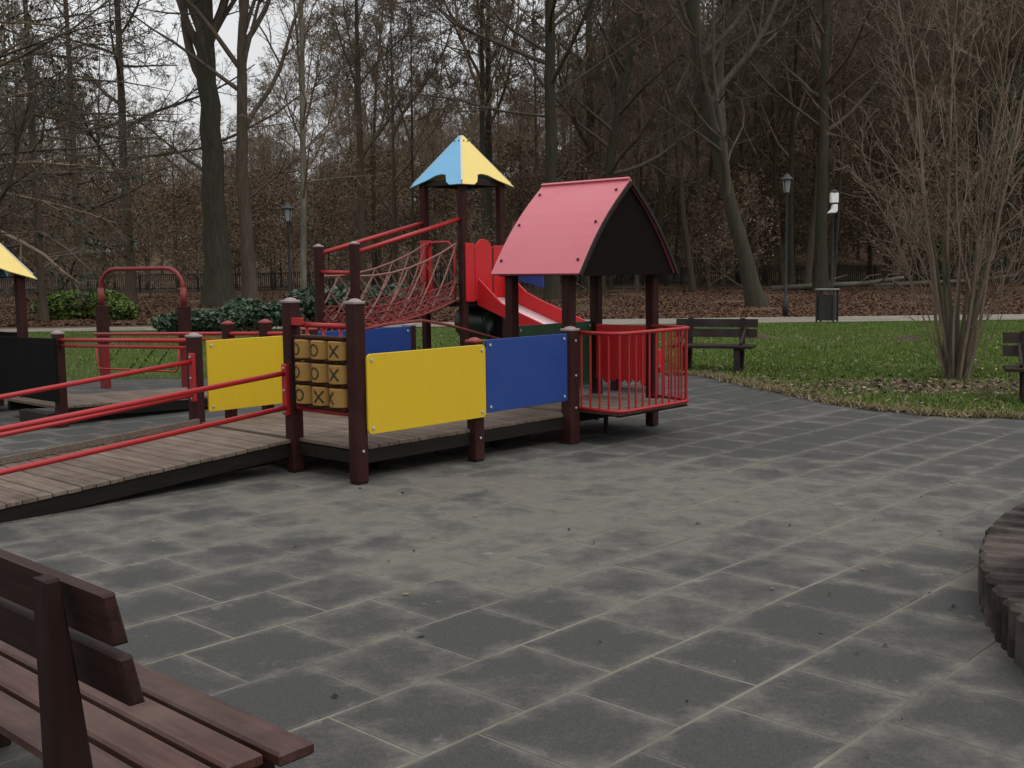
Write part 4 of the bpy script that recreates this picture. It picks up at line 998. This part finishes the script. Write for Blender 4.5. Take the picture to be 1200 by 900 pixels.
# ------------------------------------------------------------------ evergreen bushes
def bush(name, label, x, y, rx, ry, h, n, size, lm, seed, group=None):
    n = int(n * 2.2); size *= .66
    b = thing(name, label, 'bush', (x, y, hz(x, y)), 0, group); g = np.random.default_rng(seed)
    lob = [(g.uniform(-.75, .75), g.uniform(-.6, .6), g.uniform(.35, .75), g.uniform(.3, .5)) for _ in range(12)]
    C = []
    for lx, ly, lz, lr in lob:
        k = n // 12; d = g.normal(size=(k, 3)); d /= np.linalg.norm(d, axis=1)[:, None]; d *= (lr * g.uniform(.6, 1.05, k) ** .5)[:, None]
        C.append(np.stack([(lx + d[:, 0]) * rx, (ly + d[:, 1]) * ry, np.abs(lz * .8 + d[:, 2] * .8) * h], 1))
    v, f = quads_cloud(np.concatenate(C), size, g, .2, 2.2); npmesh('foliage', v, f, lm, b)
    S = []
    for lx, ly, lz, lr in lob:
        for _ in range(3):
            a = g.normal(0, .1, 3); S.append((a[0] * rx, a[1] * ry, 0, (lx + g.normal(0, .15)) * rx, (ly + g.normal(0, .15)) * ry, lz * h * .9, .02, .01))
    v, f = seg_tubes(np.array(S)); npmesh('stems', v, f, 'twig_brown', b)
bush('rhododendron_bush', 'low blue green rhododendron clump left of the noughts and crosses board', px(232, 28.2), 28.2, 1.15, .8, .72, 1600, .13, 'leaf_rhododendron', 1)
bush('rhododendron_bush', 'blue green rhododendron clump directly behind the tall left board post', px(298, 28.4), 28.4, 1.2, .8, .95, 1800, .13, 'leaf_rhododendron', 2)
bush('rhododendron_bush', 'taller dark rhododendron behind the rope net bridge', px(415, 31.5), 33.8, 2.2, 1.0, 1.3, 2800, .14, 'leaf_rhododendron', 3)
bush('laurel_bush', 'yellow green laurel bush behind the red arch at left', px(88, 37), 37, 1.7, .9, 1.15, 2600, .14, 'leaf_laurel', 4)
bush('laurel_bush', 'small dark laurel bush right of the yellow green one', px(140, 36), 36, .75, .6, .8, 900, .12, 'leaf_laurel', 5)
# low mound carrying the left bushes
# ------------------------------------------------------------------ woodland fence, lamps, bin, logs
FY = 72.0
fn = thing('woodland_fence', 'long low dark bar fence running across the foot of the wooded slope', 'fence', (0, FY, hz(0, FY)))
ps = None; rs = None
for k in range(52):
    x = -64 + k * 2.5; zz = hz(x, FY) - hz(0, FY)
    if ps is None: ps = MB().box((-.05, -.05, -.2), (.05, .05, 1.25)).build('fence_post', 'fence_metal', fn, local=True); ps.location = (x, 0, zz)
    else: place(ps, fn, (x, 0, zz))
    for z in (.25, 1.15):
        if rs is None: rs = MB().box((.05, -.025, -.03), (2.45, .025, .03)).build('fence_rail', 'fence_metal', fn, local=True); rs.location = (x, 0, zz + z)
        else: place(rs, fn, (x, 0, zz + z))
bx = np.arange(-63.9, 64, .125); S = np.stack([bx, bx * 0, bx * 0 + .0, bx, bx * 0, bx * 0 + 1.12, bx * 0 + .028, bx * 0 + .028], 1)
v, f = seg_tubes(S, 4); npmesh('fence_bars', v, f, 'fence_metal', fn, 'stuff')
def lamp(label, x, y, H, kind):
    l = thing('street_lamp', label, 'lamp post', (x, y, hz(x, y)))
    MB().lathe([(.09, 0), (.09, .5), (.07, .55), (.045, .7), (.04, H - .55), (.055, H - .52), (.055, H - .48)], (0, 0, 0), 10).build('pole', 'lamp_metal', l, True, local=True)
    if kind == 0:
        MB().lathe([(.09, H - .48), (.14, H - .12), (.14, H - .10), (.09, H - .10)], (0, 0, 0), 8).build('lantern', 'lantern_dim', l, local=True)
        fr = MB().lathe([(.20, H - .12), (.21, H - .09), (.12, H - .02), (.05, H + .05), (.01, H + .08)], (0, 0, 0), 8)
        for k in range(4):
            a = R(45 + 90 * k); fr.tube([(.095 * math.cos(a), .095 * math.sin(a), H - .48), (.15 * math.cos(a), .15 * math.sin(a), H - .11)], .016, 5)
        fr.build('lantern_hood', 'lamp_metal', l, local=True)
    else:
        MB().prism(rrect(-.125, -.11, .125, .11, .04, 3), (0.02, 0, H - .34), (1, 0, 0), (0, 1, 0), (0, 0, 1), .33, .02).build('upper_lantern', 'lantern_glass', l, local=True)
        MB().prism([(-.17, 0), (.06, 0), (.12, .07), (.12, .28), (-.04, .28), (-.06, .14)], (0, .1, H - .66), (1, 0, 0), (0, 0, 1), (0, -1, 0), .2, .02).build('lower_lantern', 'lantern_glass', l, local=True)
        MB().box((-.1, -.09, H - .38), (.12, .09, H - .342), .005).build('lantern_band', 'lamp_metal', l, local=True)
        MB().lathe([(.06, 0), (.15, .02), (.15, .04), (.02, .1)], (0.02, 0, H - .01), 8).build('lantern_hood', 'lamp_metal', l, local=True)
lamp('dark lamp post with a dim hooded lantern left of the bright white lamp', px(921, 33.5), 33.5, 4.2, 0)
lamp('lamp post with bright white two part head above the waste bin', px(975, 36), 36, 3.85, 1)
lamp('small hooded lantern on a dark post beside the slender pale tree', px(342.5, 34), 34, 3.55, 0)
bn_ = thing('waste_bin', 'dark square waste bin with pale lid at the path edge on the lawn', 'bin', (8.42, 29.6, .03), R(-30))
MB().prism(rrect(-.21, -.21, .21, .21, .03, 2), (0, 0, .06), (1, 0, 0), (0, 1, 0), (0, 0, 1), .68, .01).build('body', 'bin_dark', bn_, local=True)
for sx in (-1, 1):
    for sy in (-1, 1): MB().box((sx * .20 - .02, sy * .20 - .02, 0), (sx * .20 + .02, sy * .20 + .02, .86)).build('corner_post', 'bin_dark', bn_, local=True).location = (sx * .022, sy * .022, 0)
MB().prism(rrect(-.27, -.27, .27, .27, .03, 2), (0, 0, .86), (1, 0, 0), (0, 1, 0), (0, 0, 1), .04, .01).build('lid', 'bin_lid', bn_, local=True)
for k, (p0, p1, Y, z, r, lab) in enumerate(((905, 1060, 58, .95, .16, 'long fallen log lying behind the waste bin below the slope'), (1020, 1190, 62, 1.0, .14, 'fallen log lying behind the bare shrub below the slope'))):
    xa, xb = px(p0, Y), px(p1, Y); g = hz(xa, Y)
    lg = thing('fallen_log', lab, 'log', ((xa + xb) / 2, Y, g)); w = (xb - xa) / 2
    MB().tube([(-w, .3, r * .9), (-w * .3, 0, r * 1.1 + .1), (w * .4, -.1, r + .22), (w, .2, r + .5)], [r, r * .95, r * .8, r * .55], 9).build('trunk', 'bark_pale', lg, True, local=True)
    m = MB(); [m.tube([(w * q, -.05, r + .2), (w * q + .5, -.2, r + .55 + .2 * q), (w * q + 1.1, -.3, r + .7)], [.05, .035, .015], 5) for q in (-.2, .3, .6)]; m.build('crown', 'twig_pale', lg, True, local=True)

# ------------------------------------------------------------------ grass, leaves
g = np.random.default_rng(5)
def blades(n, xy, hgt, wid, mat, name, label=None, lean=.35):
    x, y = xy[:, 0], xy[:, 1]; n = len(x); h = hgt * g.uniform(.5, 1.3, n); a = g.uniform(0, 2 * np.pi, n); l = g.normal(0, lean, (n, 2)) * h[:, None]
    z = hill(x, y) + .015; w = wid * g.uniform(.7, 1.3, n)
    v = np.stack([np.stack([x - np.cos(a) * w, y - np.sin(a) * w, z], 1), np.stack([x + np.cos(a) * w, y + np.sin(a) * w, z], 1), np.stack([x + l[:, 0], y + l[:, 1], z + h], 1)], 1).reshape(-1, 3)
    return npmesh(name, v, np.arange(3 * n).reshape(n, 3), mat, None, 'stuff')
def on_lawn(n, x0, x1, y0, y1, keep=None):
    p = np.stack([g.uniform(x0, x1, n), g.uniform(y0, y1, n)], 1)
    P = np.array(PAVE); ins = np.zeros(n, bool); j = len(P) - 1
    for i in range(len(P)):
        c = ((P[i, 1] > p[:, 1]) != (P[j, 1] > p[:, 1])); xx = (P[j, 0] - P[i, 0]) * (p[:, 1] - P[i, 1]) / (P[j, 1] - P[i, 1] + 1e-12) + P[i, 0]
        ins ^= c & (p[:, 0] < xx); j = i
    p = p[~ins]; p = p[np.abs(p[:, 0]) < p[:, 1] * .56 + .5]
    return p if keep is None else p[keep(p)]
def nz(p, s, ph=0): return np.sin(p[:, 0] * s + ph) * np.cos(p[:, 1] * s * 1.3 - ph) + .6 * np.sin(p[:, 0] * s * 2.3 + p[:, 1] * s * 1.9 + 1.3 + ph)
def litter_w(p):     # bare, leafy strip round the shrub and the far edge
    d = np.hypot((p[:, 0] - 5.6) / 2.9, (p[:, 1] - 13.9) / .95); return np.clip(1.25 - d, 0, 1)
def egrass(p): return g.random(len(p)) > .80 * litter_w(p)
near = on_lawn(120000, 2.5, 12, 10.9, 21, lambda p: egrass(p) & (nz(p, 1.3) + g.normal(0, .5, len(p)) > -1.1))
far = on_lawn(90000, 1, 17, 20.5, 29.6, lambda p: nz(p, 1.0, 2) + g.normal(0, .5, len(p)) > -1.2)
left = on_lawn(70000, -13, 2.6, 16.2, 29.6, lambda p: nz(p, 1.0, 4) + g.normal(0, .5, len(p)) > -.9)
blades(0, np.concatenate([near, far, left]), .055, .009, 'grass_blade', 'grass')
def near_edge(p):
    e = np.array(EDGE); d = np.full(len(p), 9.0)
    for i in range(0, len(e), 2): d = np.minimum(d, np.hypot(p[:, 0] - e[i, 0], p[:, 1] - e[i, 1]))
    return d
st = on_lawn(70000, 2.3, 9, 10.7, 16.8); st = st[g.random(len(st)) < np.exp(-near_edge(st) / .21)]
ee = np.array([p for p in EDGE if p[0] > 1.5]); q = ee[g.integers(0, len(ee), 9000)] + g.normal(0, .05, (9000, 2)) + g.uniform(-.05, .05, (9000, 2)); st = np.concatenate([st, q])
s2 = on_lawn(9000, 2.5, 12, 11, 24)
blades(0, np.concatenate([st, s2]), .05, .010, 'grass_straw', 'dry_grass', lean=.9)
def leaves(xy, size, mat, name):
    c = np.stack([xy[:, 0], xy[:, 1], hill(xy[:, 0], xy[:, 1]) + .035 + g.uniform(0, .03, len(xy))], 1)
    v, f = quads_cloud(c, size, g, .75, 1.4); return npmesh(name, v, f, mat, None, 'stuff')
lv = on_lawn(26000, 2.6, 9.5, 11, 17.5); lv = lv[g.random(len(lv)) < .03 + .26 * litter_w(lv)]
leaves(lv, .05, 'leaf_fallen', 'fallen_leaves')
n = 100000; yy = 33.0 + 34 * g.random(n) ** 1.4; xx = g.uniform(-.5, .5, n) * yy * 1.05
leaves(np.stack([xx, yy], 1), .085, 'leaf_litter', 'leaf_litter')
# bare trodden soil under the shrub
_n = 40; _sv = [(5.75, 13.85, .030)]
for k in range(_n):
    a = 2 * math.pi * k / _n; q = 1 + .22 * math.sin(3 * a + 1) + .12 * math.sin(7 * a) + random.uniform(-.07, .07)
    _sv.append((5.75 + 2.1 * q * math.cos(a), 13.85 + .72 * q * math.sin(a), .030))
MB().add(_sv, [(0, 1 + k, 1 + (k + 1) % _n) for k in range(_n)]).build('bare_soil', 'bare_soil', kind='structure')
fl = on_lawn(900, 2.6, 13, 11.2, 24); leaves(fl, .035, 'leaf_pale', 'fallen_leaves')
# molehills on the lawn
for x, y, r in ((4.25, 24.6, .26), (5.2, 23.4, .28), (8.0, 22.3, .30)):
    mh = MB(); N = 10
    rows_ = [(r, 0), (r * .8, .05), (r * .45, .10), (.02, .12)]
    vs_ = [(q * math.cos(2 * math.pi * i / N) * random.uniform(.85, 1.15), q * math.sin(2 * math.pi * i / N) * random.uniform(.85, 1.15), z + random.uniform(0, .015)) for q, z in rows_ for i in range(N)]
    mh.add(vs_, [(k * N + i, k * N + (i + 1) % N, (k + 1) * N + (i + 1) % N, (k + 1) * N + i) for k in range(3) for i in range(N)])
    o = mh.build('molehill', 'bare_soil', None, True, local=True); o.location = (x, y, .015)
    tag(o, 'small dark molehill on the lawn, ' + ('nearest the balcony bench' if x < 4.5 else ('second of the pair left of the waste bin' if x < 6 else 'alone, right of the waste bin')), 'molehill', 'molehills on the lawn')

# small crumbs, twigs and dry leaf bits lying on the paving
def crumbs(n, size, mat, name, cx, cy, sx, sy):
    q = np.stack([g.normal(cx, sx, n), g.normal(cy, sy, n)], 1); q = q[(q[:, 1] > 2.2) & (q[:, 1] < 11) & (np.abs(q[:, 0]) < q[:, 1] * .5) & (np.hypot(q[:, 0] - SPC.x, q[:, 1] - SPC.y) > SPR + .03)]
    c = np.stack([q[:, 0], q[:, 1], np.full(len(q), .012)], 1); v, f = quads_cloud(c, size, g, .8, 1.5); v[:, 2] = np.maximum(v[:, 2], .005); npmesh(name, v, f, mat, None, 'stuff')
crumbs(60, .018, 'dark_wood', 'debris', 1.2, 5.5, 1.8, 2.2)
crumbs(22, .028, 'leaf_fallen', 'debris', 1.2, 6, 2.0, 2.4)
